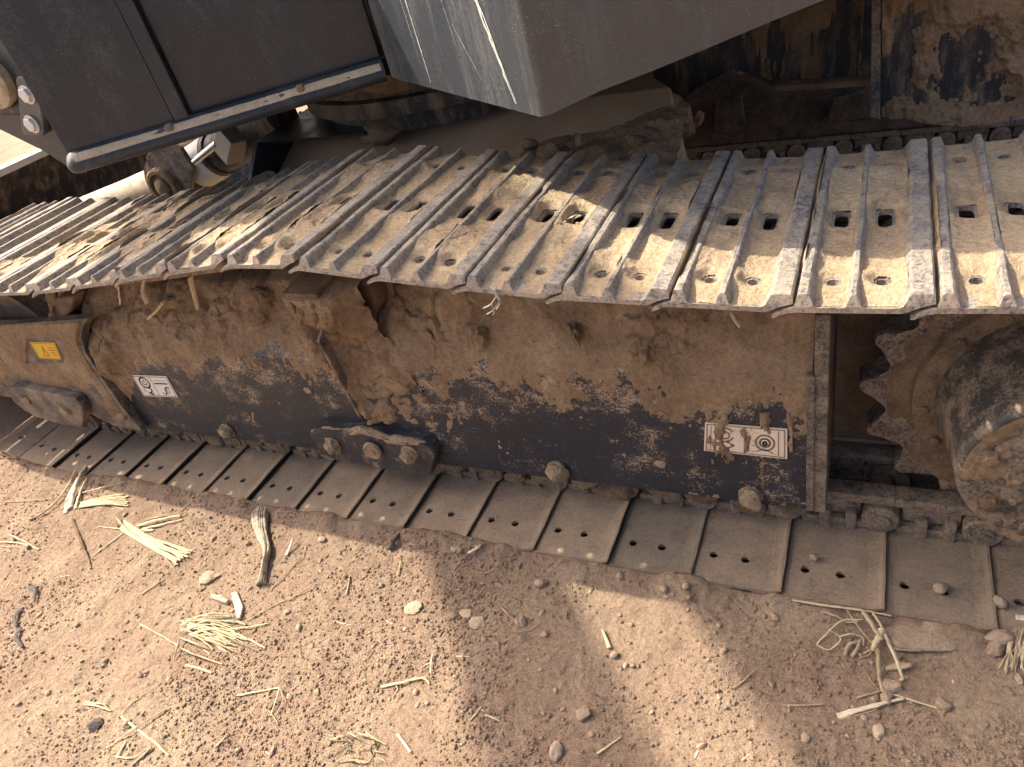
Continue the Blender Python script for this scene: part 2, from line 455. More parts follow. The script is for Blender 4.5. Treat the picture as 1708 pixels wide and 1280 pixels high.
# ---- track shoe: triple grouser plate, overlap lip on one side, hook on the other
prof_top = [(0, -10), (1, -5), (9, 0), (19, 5), (27, 8), (33, 10), (38, 28), (41, 30.5), (51, 30.5), (54, 28), (61, 10), (66, 9),
            (100, 9), (105, 11), (110, 26), (112, 28), (118, 28), (120, 26), (126, 11), (131, 9), (173, 9), (180, 12), (188, 28), (191, 30.5), (216, 30.5), (219, 28), (220, 16)]
prof_bot = [(210, 13), (198, 9), (188, 3), (180, 0), (32, 0), (22, -2), (13, -5), (5, -10)]
def shoe_mesh(name, mat, seed=0):
    bm = bmesh.new()
    prof = [(u / 1000, h / 1000) for u, h in prof_top + prof_bot]
    ys = [0.0, 0.006] + [0.02 * k for k in range(1, 30)] + [0.594, 0.6]
    rings = []
    for j, y in enumerate(ys):
        r = []
        for (u, h) in prof:
            hh = h
            yy = y
            if h > 0.012:                      # grousers are cut back at both ends
                k = (h - 0.009) / 0.0215
                if j == 0: yy = y + 0.005 * k
                elif j == 1: yy = y + 0.004 * k
                elif j == len(ys) - 1: yy = y - 0.005 * k
                elif j == len(ys) - 2: yy = y - 0.004 * k
            else:
                wob = 0.0007 * math.sin(y * 37 + u * 50)
                hh = h + wob * (0 if j in (0, len(ys) - 1) else 1)
            nn1 = float(vnoise(np.array([yy * 42 + seed * 9.7]), np.array([u * 130]), 0, 900 + seed)[0]) - 0.5
            if 2 <= j < len(ys) - 2:
                if h > 0.02: hh = hh + 0.0022 * nn1 - 0.0012 * abs(nn1)
                uu_ = u + 0.0016 * nn1
            else: uu_ = u
            r.append(bm.verts.new((uu_, yy, hh)))
        rings.append(r)
    n = len(prof)
    for a, b in zip(rings, rings[1:]):
        for k in range(n):
            bm.faces.new((a[k], a[(k + 1) % n], b[(k + 1) % n], b[k]))
    bm.faces.new(rings[0]); bm.faces.new(list(reversed(rings[-1])))
    me = bm_mesh(name, bm, mat)
    return me
def with_holes(me, name):
    """bolt holes and centre slots cut once into the shared shoe mesh"""
    o = bpy.data.objects.new('tmp', me); COL.objects.link(o)
    bm = bmesh.new()
    for u in (0.083, 0.152):
        for y in (0.074, 0.518):
            m_ = Matrix.Translation((u, y, 0.004))
            bmesh.ops.create_cone(bm, cap_ends=True, segments=14, radius1=0.0095, radius2=0.0095, depth=0.05, matrix=m_)
        lx, ly = 0.0115, 0.031
        loop = []
        for k in range(16):
            a = 2 * math.pi * k / 16
            loop.append((u + lx * max(-1, min(1, 1.25 * math.cos(a))), 0.292 + ly * max(-1, min(1, 1.25 * math.sin(a))), -0.02))
        prism(bm, loop, (0, 0, 0.05))
    bmesh.ops.recalc_face_normals(bm, faces=bm.faces)
    cm = bpy.data.meshes.new('cut'); bm.to_mesh(cm); bm.free()
    c = bpy.data.objects.new('tmpcut', cm); COL.objects.link(c)
    md = o.modifiers.new('b', 'BOOLEAN'); md.object = c; md.operation = 'DIFFERENCE'; md.solver = 'EXACT'
    dg = bpy.context.evaluated_depsgraph_get(); dg.update()
    res = bpy.data.meshes.new_from_object(o.evaluated_get(dg)); res.name = name
    bpy.data.objects.remove(o); bpy.data.objects.remove(c)
    return res
SHOES = [with_holes(shoe_mesh('track_shoe', M_shoe, k), 'track_shoe') for k in range(3)]
SHOE = SHOES[0]
SHOE_LOW = SHOE.copy(); SHOE_LOW.name = 'track_shoe_lower'
SHOE_LOW.materials.clear(); SHOE_LOW.materials.append(M_shoe_low)

def link_mesh(name, mat):
    bm = bmesh.new()
    for sd in (0, 1):
        f = (lambda y: y) if sd == 0 else (lambda y: 0.6 - y)
        def bx_(u0, u1, ya, yb_, h0, h1, bv):
            a, b = sorted((f(ya), f(yb_))); box(bm, u0, u1, a, b, h0, h1, bv)
        bx_(-0.012, 0.176, 0.214, 0.258, -0.100, -0.076, 0.003)          # running rail
        bx_(0.052, 0.160, 0.224, 0.252, -0.077, -0.030, 0.003)           # web
        bx_(0.060, 0.082, 0.204, 0.230, -0.052, 0.000, 0.004)            # nut seats
        bx_(0.112, 0.136, 0.204, 0.230, -0.052, 0.000, 0.004)
        bx_(0.030, 0.172, 0.212, 0.254, -0.022, -0.001, 0.004)           # foot
        for (u, r, ya, yb_) in ((0.014, 0.037, 0.202, 0.244), (0.178, 0.034, 0.244, 0.270)):
            rings = [(f(ya), r * 0.90), (f(ya) + (0.004 if sd == 0 else -0.004), r), (f(yb_), r)]
            tube(bm, [(u, y, -0.040) for y, _ in rings], [q for _, q in rings], 20)
        tube(bm, [(0.014, f(0.197), -0.040), (0.014, f(0.204), -0.040)], 0.0195, 16)
        tube(bm, [(0.014, f(0.195), -0.040), (0.014, f(0.198), -0.040)], 0.010, 12)
    tube(bm, [(0.014, 0.25, -0.040), (0.014, 0.35, -0.040)], 0.027, 14)
    me = bm_mesh(name, bm, mat, True, 35)
    return me
LINK = link_mesh('track_link', M_link)

def shoe_matrix(tip, d):
    """tip: (x,z) of the lip, d: unit travel direction in xz"""
    ux, uz = d
    hx, hz = -uz, ux
    ox, oz = tip[0] + 0.011 * hx, tip[1] + 0.011 * hz
    m_ = Matrix(((ux, 0, hx, ox), (0, 1, 0, 0), (uz, 0, hz, oz), (0, 0, 0, 1)))
    return m_
def pan_dirt(seed, amount, thinfront):
    """soil caked between the grousers of one shoe, left open over the holes"""
    meshes = []
    Vs, Fs, off = [], [], 0
    for (u0, u1, uh) in ((0.055, 0.111, 0.083), (0.120, 0.187, 0.152), (0.004, 0.040, None)):
        us = np.arange(u0, u1 + 1e-6, 0.0025); ys = np.arange(0.003, 0.5975, 0.0030)
        U, Yv = np.meshgrid(us, ys, indexing='ij')
        big = fbm(U * 9 + seed * 5.3, Yv * 7 + seed * 3.1, seed, 3, seed)
        mid = fbm(U * 45 + seed, Yv * 32, seed, 3, seed + 3)
        fin = fbm(U * 160 + seed, Yv * 160, seed, 2, seed + 5)
        edge = np.maximum(sstep(u0 + 0.016, u0, U), sstep(u1 - 0.016, u1, U))
        if uh is None:
            t = -0.002 + 0.012 * amount * sstep(0.45, 0.7, big) + 0.004 * (mid - 0.5)
            base = np.interp(U, [0.004, 0.009, 0.019, 0.027, 0.033, 0.040], [-0.0030, 0.000, 0.005, 0.008, 0.010, 0.030])
        else:
            wf, wg_, wi_ = worley(U * 40 + mid * 1.5 + seed, Yv * 26 + mid, seed % 50)
            t = amount * (0.0028 + 0.0120 * sstep(0.34, 0.68, big) + 0.003 * (wi_ - 0.4) * sstep(0.45, 0.6, big)) + 0.0042 * (mid - 0.5) + 0.0028 * (fin - 0.5)
            t = t + edge * 0.003 * amount * mid * 1.6
            base = np.full_like(U, 0.009)
            fr = sstep(0.0, thinfront, Yv) * sstep(0.6, 0.49, Yv + 0.10 * (big - 0.5))
            t = t * (0.06 + 0.94 * fr) + 0.0006 - 0.0035 * sstep(0.52, 0.70, fbm(U * 30 + seed, Yv * 16, 0, 4, seed + 8)) * sstep(0.5, 0.2, fr * 0.5 + 0.5 * big)
            # worn pits round the holes
            for (hy, rx, ry, w_) in ((0.074, 0.0105, 0.0105, 0.016), (0.518, 0.0105, 0.0105, 0.018), (0.292, 0.0125, 0.032, 0.016)):
                dx = np.maximum(np.abs(U - uh) - (rx * 0.0 if hy != 0.292 else 0.004), 0); dy = np.maximum(np.abs(Yv - hy) - (0 if hy != 0.292 else 0.022), 0)
                dd = np.hypot(dx, dy) - (rx if hy != 0.292 else 0.0085)
                t = t * (0.15 + 0.85 * sstep(0.0, w_, dd)) - 0.006 * (dd < 0.0006)
        T = np.maximum(t, -0.004)
        V = np.stack([U, Yv, base + T], -1).reshape(-1, 3)
        nu, nv = U.shape
        ix = np.arange(nu * nv).reshape(nu, nv)
        Fc = np.stack([ix[:-1, :-1], ix[1:, :-1], ix[1:, 1:], ix[:-1, 1:]], -1).reshape(-1, 4)
        keep = (T.ravel()[Fc] > 0.0002).any(1) & (T.ravel()[Fc] > -0.0035).all(1)
        Vs.append(V); Fs.append(Fc[keep] + off); off += len(V)
    return fast_mesh('packed_soil', np.concatenate(Vs), np.concatenate(Fs), M_cake, True)

tips = [(-2.205, .712), (-2.015, .724), (-1.825, .713), (-1.635, .708), (-1.445, .711), (-1.261, .725), (-1.08, .742), (-.892, .762), (-.7, .780), (-.507, .775), (-.318, .749), (-.131, .726),
        (.056, .706), (.245, .694), (.435, .684), (.625, .684), (.815, .688), (1.003, .668)]
for i in range(len(tips) - 1):
    a, b = tips[i], tips[i + 1]
    L = math.hypot(b[0] - a[0], b[1] - a[1]); d = ((b[0] - a[0]) / L, (b[1] - a[1]) / L)
    mw = shoe_matrix(a, d)
    sh = part('track_shoe', SHOES[i % 3], mw=mw)
    if i >= 2:
        amt = 1.0 if i > 8 else 1.25
        part('packed_soil', pan_dirt(100 + i * 7, amt, 0.10 if i > 6 else 0.16), sh)
    part('track_link', LINK, mw=mw)
# sprocket wrap, lower run, idler wrap
SPC = (0.885, 0.35)
for k in range(1, 6):
    a = math.radians(62 - k * 29)
    c = (SPC[0] + 0.352 * math.cos(a), SPC[1] + 0.352 * math.sin(a))
    d = (math.sin(a), -math.cos(a))
    mw = shoe_matrix((c[0] - d[0] * 0.1, c[1] - d[1] * 0.1), d)
    part('track_shoe', SHOE, mw=mw); part('track_link', LINK, mw=mw)
low_x = [-1.2705 + 0.19 * i for i in range(-5, 13)]
for i, x in enumerate(low_x):
    z = 0.011 if x > -2.06 else 0.026
    dz = 0.002 * math.sin(i * 2.3)
    d = (-1, 0) if x > -2.0 else (-math.cos(0.12), math.sin(0.12))
    a = 0.008 * math.sin(i * 1.7)
    d = (d[0] * math.cos(a), d[1] + math.sin(a) * 0.4); L = math.hypot(*d); d = (d[0] / L, d[1] / L)
    mw = shoe_matrix((x + 0.002 * math.sin(i * 3.1), z + dz), d)
    part('track_shoe', SHOE_LOW, mw=mw)
    part('track_link', LINK, mw=mw)
IDC = (-2.10, 0.365)
for k in range(0, 5):
    a = math.radians(-112 - k * 31)
    c = (IDC[0] + 0.352 * math.cos(a), IDC[1] + 0.352 * math.sin(a))
    d = (math.sin(a), -math.cos(a))
    mw = shoe_matrix((c[0] - d[0] * 0.1, c[1] - d[1] * 0.1), d)
    part('track_shoe', SHOE_LOW, mw=mw); part('track_link', LINK, mw=mw)

# ---- side frame of the near track
FY = 0.15
bm = bmesh.new()
# box beam with a sloped roof: cross section in (y,z) swept along x
sec = [(FY, 0.105), (FY, 0.44), (0.205, 0.535), (0.25, 0.60), (0.36, 0.62), (0.44, 0.55), (0.44, 0.105), (0.40, 0.095), (0.20, 0.095)]
prism(bm, [(-1.78, y, z) for y, z in sec], (2.285, 0, 0), 0.004, 2)
TF = part('track_frame', bm_mesh('track_frame', bm, M_frame))
bm = bmesh.new()
box(bm, 0.487, 0.512, 0.143, 0.45, 0.108, 0.60, 0.002)
box(bm, 0.474, 0.489, 0.139, 0.150, 0.112, 0.47, 0.002)
part('end_plate', bm_mesh('end_plate', bm, M_bracket), TF)

# mud crust on the frame: thick on the roof, ragged lower border, thin smears below
xs = np.arange(-1.60, 0.486, 0.0048)
path = np.array([(FY, 0.108), (FY, 0.44), (0.175, 0.488), (0.205, 0.537), (0.25, 0.602), (0.33, 0.622)])
seg = np.hypot(np.diff(path[:, 0]), np.diff(path[:, 1])); cum = np.concatenate([[0], np.cumsum(seg)])
ss = np.arange(0, cum[-1], 0.0046)
py = np.interp(ss, cum, path[:, 0]); pz = np.interp(ss, cum, path[:, 1])
ty = np.gradient(py, ss); tz = np.gradient(pz, ss)
ny, nz_ = -tz, ty
ker = np.ones(13) / 13
ny = np.convolve(np.pad(ny, 6, 'edge'), ker, 'valid'); nz_ = np.convolve(np.pad(nz_, 6, 'edge'), ker, 'valid')
XX, SS = np.meshgrid(xs, ss, indexing='ij')
ZZ = np.interp(SS, ss, pz)
line = 0.435 + 0.035 * (fbm(XX * 2.2, XX * 0 + 2, 0, 2, 61) - 0.5) * 2 + 0.055 * (fbm(XX * 13, ZZ * 1.2, 0, 4, 62) - 0.5) * 2 + 0.02 * (fbm(XX * 55, ZZ * 5, 0, 2, 63) - 0.5) * 2
line = line - 0.085 * np.exp(-((XX + 0.50) / 0.10) ** 2) - 0.03 * sstep(0.1, 0.45, XX) - 0.20 * np.exp(-((XX + 1.62) / 0.12) ** 2)
over = ZZ - line
lump = fbm(XX * 11, ZZ * 14, 0.3, 4, 64)
lump2 = fbm(XX * 38, ZZ * 38, 0.3, 3, 65)
T = sstep(0.0, 0.06, over) * (0.006 + 0.050 * sstep(0.05, 0.16, over) * np.clip(lump - 0.25, 0, 1) * 1.5 + 0.010 * (lump2 - 0.4)) + np.where(over > 0, 0.0015, -0.003)
w1, wg, wid = worley(XX * 11 + 0.7 * lump, ZZ * 13 + 0.7 * lump2, 600)
gate = sstep(0.46, 0.58, fbm(XX * 3.1 + 4, ZZ * 4, 0, 2, 66)) * sstep(0.05, 0.12, over)
T = T + gate * (0.016 * (wid - 0.25) - 0.010 * sstep(0.16, 0.02, wg))
w2, wg2, wid2 = worley(XX * 34 + lump, ZZ * 34 + lump2, 640)
gate2 = sstep(0.50, 0.60, fbm(XX * 5 + 9, ZZ * 6, 0, 2, 68)) * sstep(0.02, 0.08, over)
T = T + gate2 * (0.008 * (wid2 - 0.3) - 0.004 * sstep(0.2, 0.02, wg2)) + 0.003 * (fbm(XX * 95, ZZ * 95, 0, 2, 69) - 0.5) * sstep(0, .03, over)
sm = fbm(XX * 17, ZZ * 11, 0.7, 5, 67, 0.62) + 0.25 * (sstep(0.28, 0.42, ZZ) - 0.6) + 0.10 * sstep(0.1, 0.45, XX)
T = np.maximum(T, np.clip((sm - 0.60 + 0.12 * (fbm(XX * 80, ZZ * 80, 0, 2, 70) - 0.5)) * 0.02, -0.003, 0.0025))
Bs = np.stack([XX, np.interp(SS, ss, py), ZZ], -1)
Ns = np.stack([XX * 0, np.interp(SS, ss, ny), np.interp(SS, ss, nz_)], -1)
part('mud_crust', crust('mud_crust', Bs, Ns, T, M_mud, 0.0003), TF)

# lumps and slabs stuck in the mud
def mud_lump(px, py_, Yp, size, squash, seed, rot=0.0, parent=TF, mat=None, name='mud_lump', sub=3):
    p = PY(px, py_, Yp)
    me = lump_mesh(name, mat or M_mud, size, 4, 0.85, (squash[0], squash[1] * 0.62, squash[2]), seed)
    jitter(me, size * 0.16, 2.2 / size, seed)
    jitter(me, size * 0.06, 7 / size, seed)
    m_ = Matrix.Translation(p) @ Matrix.Rotation(rot, 4, 'Y') @ Matrix.Rotation(seed * 1.3, 4, 'Z')
    return part(name, me, parent, mw=m_)
for (a, b, Yp, s, sq, sd, r) in ((797, 570, .168, .036, (.5, .75, 1.1), 1, .35), (722, 568, .185, .045, (.9, .5, .7), 2, .2), (680, 575, .180, .05, (.7, .5, .8), 3, 0), (955, 545, .205, .045, (1.2, .6, .5), 4, -.2),
                                 (1085, 575, .195, .055, (.8, .5, .8), 6, 0), (445, 515, .205, .055, (.7, .6, 1.0), 8, 0), (300, 505, .215, .05, (1.2, .6, .5), 10, 0), (90, 505, .17, .045, (.9, .6, 1.2), 14, .6), (560, 520, .21, .05, (1, .6, .8), 15, 0)):
    mud_lump(a, b, Yp, s, sq, sd, r)

def hexbolt(name, p, r, h, mat, parent, axis='Y', lump=0.0, seed=0, mudmat=None):
    bm = bmesh.new()
    tube(bm, [(0, 0, 0), (0, -h * 0.25, 0)], r * 1.25, 20)
    tube(bm, [(0, -h * 0.25, 0), (0, -h * 0.9, 0), (0, -h, 0)], [r, r, r * 0.86], 6)
    if lump:
        bmesh.ops.subdivide_edges(bm, edges=bm.edges, cuts=2, use_grid_fill=True)
    me = bm_mesh(name, bm, mat, bool(lump), 50)
    if lump: jitter(me, lump, 55, seed)
    return part(name, me, parent, mw=Matrix.Translation(p))
# roller bolts along the lower edge, capped with dried mud
for i, (px, py_) in enumerate(((380, 717), (929, 782), (1252, 826))):
    p = PY(px, py_, FY)
    b_ = hexbolt('roller_bolt', p, 0.021, 0.024, M_boltmud, TF, lump=0.004, seed=i)
    me = lump_mesh('mud_on_bolt', M_boltmud, 0.026 + 0.004 * (i % 2), 3, 0.5, (0.9, 0.75, 1.0), 40 + i)
    p2 = Matrix.Translation((0.004, -0.012, -0.002))
    part('mud_cap', me, TF, mw=Matrix.Translation(p) @ p2)
for i, (px, py_) in enumerate(((208, 700), (513, 652), (330, 775), (1103, 774))):
    p = PY(px, py_, FY - 0.001)
    me = lump_mesh('mud_spot', M_boltmud, 0.013, 2, 0.5, (1.1, 0.3, 0.9), 60 + i)
    part('mud_lump', me, TF, mw=Matrix.Translation(p))

def plate_px(name, pts, Yp, th, mat, parent=None, bevel=0.003, jit=0.0, label=None):
    bm = bmesh.new()
    prism(bm, [PY(x, y, Yp) for x, y in pts], (0, th, 0), bevel, 2)
    me = bm_mesh(name, bm, mat)
    if jit: jitter(me, jit, 30)
    return part(name, me, parent, label=label)

# ---- centre guide guard with three bolts and a ridge of soil on its top edge
GUp = [(517, 727), (524, 716), (560, 720), (582, 722), (600, 718), (622, 724), (645, 733), (662, 738), (698, 740), (718, 748), (725, 760), (719, 792), (637, 782), (560, 768), (548, 763), (532, 748)]
M_guard = painted('guard_black_paint', (0.028, 0.030, 0.036), (0.36, 0.265, 0.175), 0.54, 0.74, 18, None, 0.45, 0.6, 0.6, grain=0.6)
GD = plate_px('guide_guard', GUp, 0.112, 0.039, M_guard, None, 0.003)
ridge = [(519, 720), (540, 716), (565, 719), (585, 721), (602, 716), (624, 722), (648, 732), (672, 736), (700, 738), (720, 748)]
bm = bmesh.new()
tube(bm, [Vector(PY(x, y, 0.122)) for x, y in ridge], [0.004, 0.009, 0.008, 0.010, 0.013, 0.010, 0.013, 0.012, 0.010, 0.005], 10)
bmesh.ops.subdivide_edges(bm, edges=bm.edges, cuts=2, use_grid_fill=True)
me = bm_mesh('soil_ridge', bm, M_boltmud, True); jitter(me, 0.006, 40, 3)
part('soil_ridge', me, GD)
for i, (px, py_) in enumerate(((556, 741), (684, 756))):
    p = PY(px, py_, 0.112)
    hexbolt('bolt', p, 0.020, 0.022, M_boltmud, GD, lump=0.004, seed=10 + i)
    part('mud_cap', lump_mesh('mud_cap', M_boltmud, 0.021, 3, 0.45, (1, .8, 1), 70 + i), GD, mw=Matrix.Translation(Vector(p) + Vector((0.003, -0.010, 0))))
p = PY(622, 751, 0.105)
bm = bmesh.new()
lathe_y(bm, p[0], p[2], [(0.106, 0.028), (0.098, 0.027), (0.096, 0.022), (0.099, 0.018), (0.098, 0.010), (0.094, 0.008), (0.094, 0.0)], 24)
me = bm_mesh('bolt', bm, M_boltmud, True, 50); jitter(me, 0.0015, 60, 4)
part('bolt', me, GD)

# ---- carrier roller and its bracket
bm = bmesh.new()
lathe_y(bm, -0.50, 0.630, [(0.155, 0.0), (0.155, 0.050), (0.165, 0.058), (0.20, 0.058), (0.205, 0.072), (0.235, 0.072), (0.24, 0.058), (0.37, 0.058), (0.375, 0.072), (0.4, 0.072), (0.40, 0.0)], 32)
part('carrier_roller', bm_mesh('carrier_roller', bm, plain('rusty_roller', (0.10, 0.055, 0.04), 0.6, 0.2, 0.4, 40), True, 40))
CB = None
bm = bmesh.new()
prism(bm, [(-0.637, 0.151, 0.245), (-0.637, 0.075, 0.565), (-0.637, 0.075, 0.68), (-0.637, 0.20, 0.685), (-0.637, 0.24, 0.60), (-0.637, 0.151, 0.44)], (0.014, 0, 0), 0.002)
prism(bm, [(-0.50, 0.151, 0.45), (-0.50, 0.125, 0.53), (-0.50, 0.115, 0.63), (-0.50, 0.20, 0.64), (-0.50, 0.24, 0.60), (-0.50, 0.151, 0.44)], (0.012, 0, 0), 0.002)
prism(bm, [(-0.637, 0.078, 0.655), (-0.637, 0.074, 0.684), (-0.637, 0.21, 0.70), (-0.637, 0.21, 0.66)], (0.10, 0, -0.004), 0.003)
CB = part('carrier_bracket', bm_mesh('carrier_bracket', bm, M_mud2))
# soil heaped over the bracket
us = np.linspace(-0.690, -0.465, 62); vs = np.linspace(0.0, 1.0, 120)
U, V = np.meshgrid(us, vs, indexing='ij')
zz = 0.245 + V * 0.445
# outer face height above the frame: left flank, plate edge, recessed pocket, right flank
yb = np.interp(zz, [0.255, 0.575, 0.69], [0.150, 0.088, 0.077])
flank = sstep(-0.690, -0.640, U)
pocket = sstep(-0.624, -0.612, U)
rgt = sstep(-0.47, -0.51, U)
prot = flank * (1 - 0.62 * pocket * sstep(0.62, 0.50, zz)) * (0.25 + 0.75 * rgt)
nzz = (fbm(U * 26, zz * 22, 0, 4, 91) - 0.5)
wq, wgq, wiq = worley(U * 22 + nzz, zz * 18 + nzz, 700)
yout = 0.156 - (0.156 - yb + 0.010) * prot - 0.030 * nzz * flank - (0.012 * (wiq - 0.4) - 0.006 * sstep(0.2, 0.02, wgq)) * flank - 0.006 * (fbm(U * 90, zz * 90, 0, 3, 92) - 0.5)
yout = np.where(zz > 0.62, yout + 0.22 * sstep(0.665, 0.70, zz), yout)
# the pocket floor climbs with the frame's mud, leaving the plate edge proud on the left
xs_ = U + 0.16 * (zz - 0.69) * (-0.25)
Bq = np.stack([xs_ + 0.055 * sstep(0.6, 0.25, zz) * sstep(-0.60, -0.465, U), yout, zz], -1)
me = crust('heaped_soil', Bq, np.zeros_like(Bq) + np.array([0, -1, 0]), np.full(U.shape, 0.001), M_mud)
part('heaped_soil', me, CB)
bm = bmesh.new()
prism(bm, [(-0.646, 0.150, 0.240), (-0.640, 0.134, 0.262), (-0.586, 0.062, 0.560), (-0.583, 0.085, 0.580), (-0.640, 0.156, 0.275)], (0.010, 0, 0), 0.002)
part('gusset_edge', bm_mesh('gusset_edge', bm, M_bracket), CB)

# ---- idler bracket at the left end of the frame
IB = [(-260, 560), (-100, 548), (20, 541), (128, 533), (146, 532), (138, 545), (134, 562), (142, 588), (170, 630), (200, 674), (237, 720), (216, 716), (194, 712), (170, 701), (152, 692), (133, 671), (100, 664), (30, 664), (-60, 655), (-260, 640)]
IDB = plate_px('idler_bracket', IB, 0.120, 0.03, M_bracket, None, 0.003)
IG = [(14, 648), (30, 645), (125, 666), (134, 676), (139, 690), (137, 714), (103, 708), (62, 697), (38, 684), (20, 668)]
plate_px('bracket_guard', IG, 0.085, 0.034, M_bracket, IDB, 0.004)
def px_crust(name, x0, x1, y0, y1, step, Yp, fn, mat, parent):
    """crust on the plane y=Yp; fn(px,py,X,Z) gives thickness"""
    pxs = np.arange(x0, x1 + step, step); pys = np.arange(y0, y1 + step, step)
    A, Bp = np.meshgrid(pxs, pys, indexing='ij')
    q = np.einsum('ij,klj->kli', CAM_R.T, np.stack([(A - 854) / FPX, (Bp - 640) / FPX, np.ones_like(A)], -1))
    W_ = CAM_C + q * ((Yp - CAM_C[1]) / q[..., 1])[..., None]
    T_ = fn(A, Bp, W_[..., 0], W_[..., 2])
    me_ = crust(name, W_, np.zeros_like(W_) + np.array([0, -1.0, 0]), T_, mat)
    if me_: part(name, me_, parent)
def f_idl(a, b, x, z):
    n = fbm(x * 9, z * 9, 0, 5, 120)
    inside = (b > 536 + (128 - a) * 0.06) & (a < np.interp(b, [533, 545, 562, 588, 630, 674, 720], [136, 133, 129, 137, 164, 194, 226])) & (b < np.interp(a, [-80, 100, 133, 170, 216, 237], [650, 658, 664, 695, 710, 714]))
    t = (n - 0.30 - 0.30 * sstep(600, 665, b) + 0.12 * sstep(600, 560, b)) * 0.02 + 0.004 * (fbm(x * 60, z * 60, 0, 3, 121) - 0.5)
    t = np.where((a > 46) & (a < 108) & (b > 564) & (b < 606), np.minimum(t, -0.003), t)
    return np.where(inside, np.clip(t, -0.003, 0.008), -0.004)
px_crust('mud_crust', -60, 236, 534, 716, 1.6, 0.120, f_idl, M_mud, IDB)
for i, (px, py_, yy) in enumerate(((203, 694, 0.12), (110, 684, 0.085), (45, 668, 0.085))):
    part('mud_cap', lump_mesh('mud_cap', M_boltmud, 0.022 if i else 0.020, 3, 0.45, (1.25, .5, .8), 80 + i), IDB, mw=Matrix.Translation(Vector(PY(px, py_, yy)) + Vector((0, -0.004, 0))))
bm = bmesh.new()
lathe_y(bm, IDC[0], IDC[1], [(0.22, 0.0), (0.22, 0.20), (0.20, 0.25), (0.20, 0.262), (0.255, 0.262), (0.255, 0.285), (0.345, 0.285), (0.345, 0.262), (0.40, 0.262), (0.40, 0.0)], 48)
part('idler_wheel', bm_mesh('idler_wheel', bm, M_link, True, 40))
# yoke between idler and frame: dark gap filler behind the bracket
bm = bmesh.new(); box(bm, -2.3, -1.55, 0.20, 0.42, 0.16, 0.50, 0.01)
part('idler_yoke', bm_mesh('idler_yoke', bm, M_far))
bm = bmesh.new()
prism(bm, [PY(x, y, 0.15) for x, y in ((92, 498), (122, 496), (118, 520), (95, 545), (80, 545), (78, 525))], (0, 0.05, 0), 0.008, 2)
part('mud_lump', bm_mesh('mud_lump', bm, M_mud2), IDB)

# ---- stickers (flat print)
def sticker(name, quad, Yp, mats, strokes, parent, label):
    """quad: px corners tl,tr,br,bl; strokes: polylines in 0..1 coords with width and material index"""
    c = [Vector(PY(x, y, Yp)) for x, y in quad]
    def at(u, v): return (c[0] * (1 - u) + c[1] * u) * (1 - v) + (c[3] * (1 - u) + c[2] * u) * v
    bm = bmesh.new()
    f = prism(bm, c, (0, 0.0012, 0))
    w_ = (c[1] - c[0]).length; h_ = (c[3] - c[0]).length
    for (pts, wd, mi) in strokes:
        P3 = [at(u, v) + Vector((0, -0.0006, 0)) for u, v in pts]
        for a, b in zip(P3, P3[1:]):
            d = b - a
            if d.length < 1e-6: continue
            n = Vector((d.z, 0, -d.x)).normalized() * wd * 0.5
            e = d.normalized() * wd * 0.3
            vs_ = [bm.verts.new(q) for q in (a - e + n, b + e + n, b + e - n, a - e - n)]
            try:
                ff = bm.faces.new(vs_); ff.material_index = mi
            except ValueError: pass
    me = bpy.data.meshes.new(name); bm.to_mesh(me); bm.free()
    for m_ in mats: me.materials.append(m_)
    part(name, me, parent, label=label)
def circ(u, v, ru, rv, a0=0, a1=360, n=16): return [(u + ru * math.cos(math.radians(a0 + (a1 - a0) * k / n)), v + rv * math.sin(math.radians(a0 + (a1 - a0) * k / n))) for k in range(n + 1)]
border = [(.03, .05), (.97, .05), (.97, .95), (.03, .95), (.03, .05)]
st = [(border, .0022, 1), ([(.50, .08), (.50, .92)], .002, 1), (circ(.27, .34, .13, .24), .006, 1), (circ(.27, .34, .05, .1), .003, 1),
      ([(.30, .58), (.36, .66), (.33, .78), (.24, .84), (.30, .90), (.36, .86)], .0055, 1), ([(.18, .5), (.14, .7), (.2, .8)], .0025, 1)]
for k in range(7): st.append(([(.55 + k * .055, .36), (.585 + k * .055, .36)], .006 if k % 2 else .004, 1))
st += [([(.56, .22), (.92, .22)], .0012, 1), ([(.72, .88), (.78, .72), (.76, .60), (.84, .52), (.90, .56)], .004, 1), ([(.72, .88), (.64, .80)], .003, 1), (circ(.8, .72, .06, .1), .002, 1)]
sticker('instruction_sticker', [(219, 626), (277, 628), (297, 663), (240, 661)], FY - 0.0022, [M_white, M_ink], st, TF, 'small white sticker with black pictograms')
st = [(border, .003, 1), ([(.50, .05), (.50, .95)], .004, 1), (circ(.25, .36, .11, .24, 20, 330), .004, 1), (circ(.26, .38, .05, .12), .003, 1), ([(.28, .6), (.36, .70), (.30, .82), (.22, .78)], .005, 1),
      ([(.08, .1), (.08, .9)], .002, 1), (circ(.74, .52, .11, .26), .004, 1), (circ(.74, .52, .06, .14), .004, 1), (circ(.74, .54, .02, .06), .004, 1), ([(.64, .84), (.72, .72), (.84, .86)], .003, 1), ([(.9, .1), (.9, .9)], .0025, 1)]
sticker('instruction_sticker', [(1176, 705), (1313, 716), (1313, 766), (1174, 752)], FY - 0.0022, [M_whitedirty, M_inkbrown], st, TF, 'large white sticker half hidden by mud')
tri = [(.30, .80), (.42, .22), (.54, .80), (.30, .80)]
st = [([(.04, .07), (.96, .07), (.96, .93), (.04, .93), (.04, .07)], .002, 1), (tri, .0035, 1), ([(.42, .40), (.42, .62)], .003, 1), ([(.63, .3), (.88, .3)], .003, 2), ([(.63, .45), (.9, .45)], .004, 2), ([(.66, .6), (.86, .6)], .003, 2), ([(.70, .74), (.9, .74)], .003, 2)]
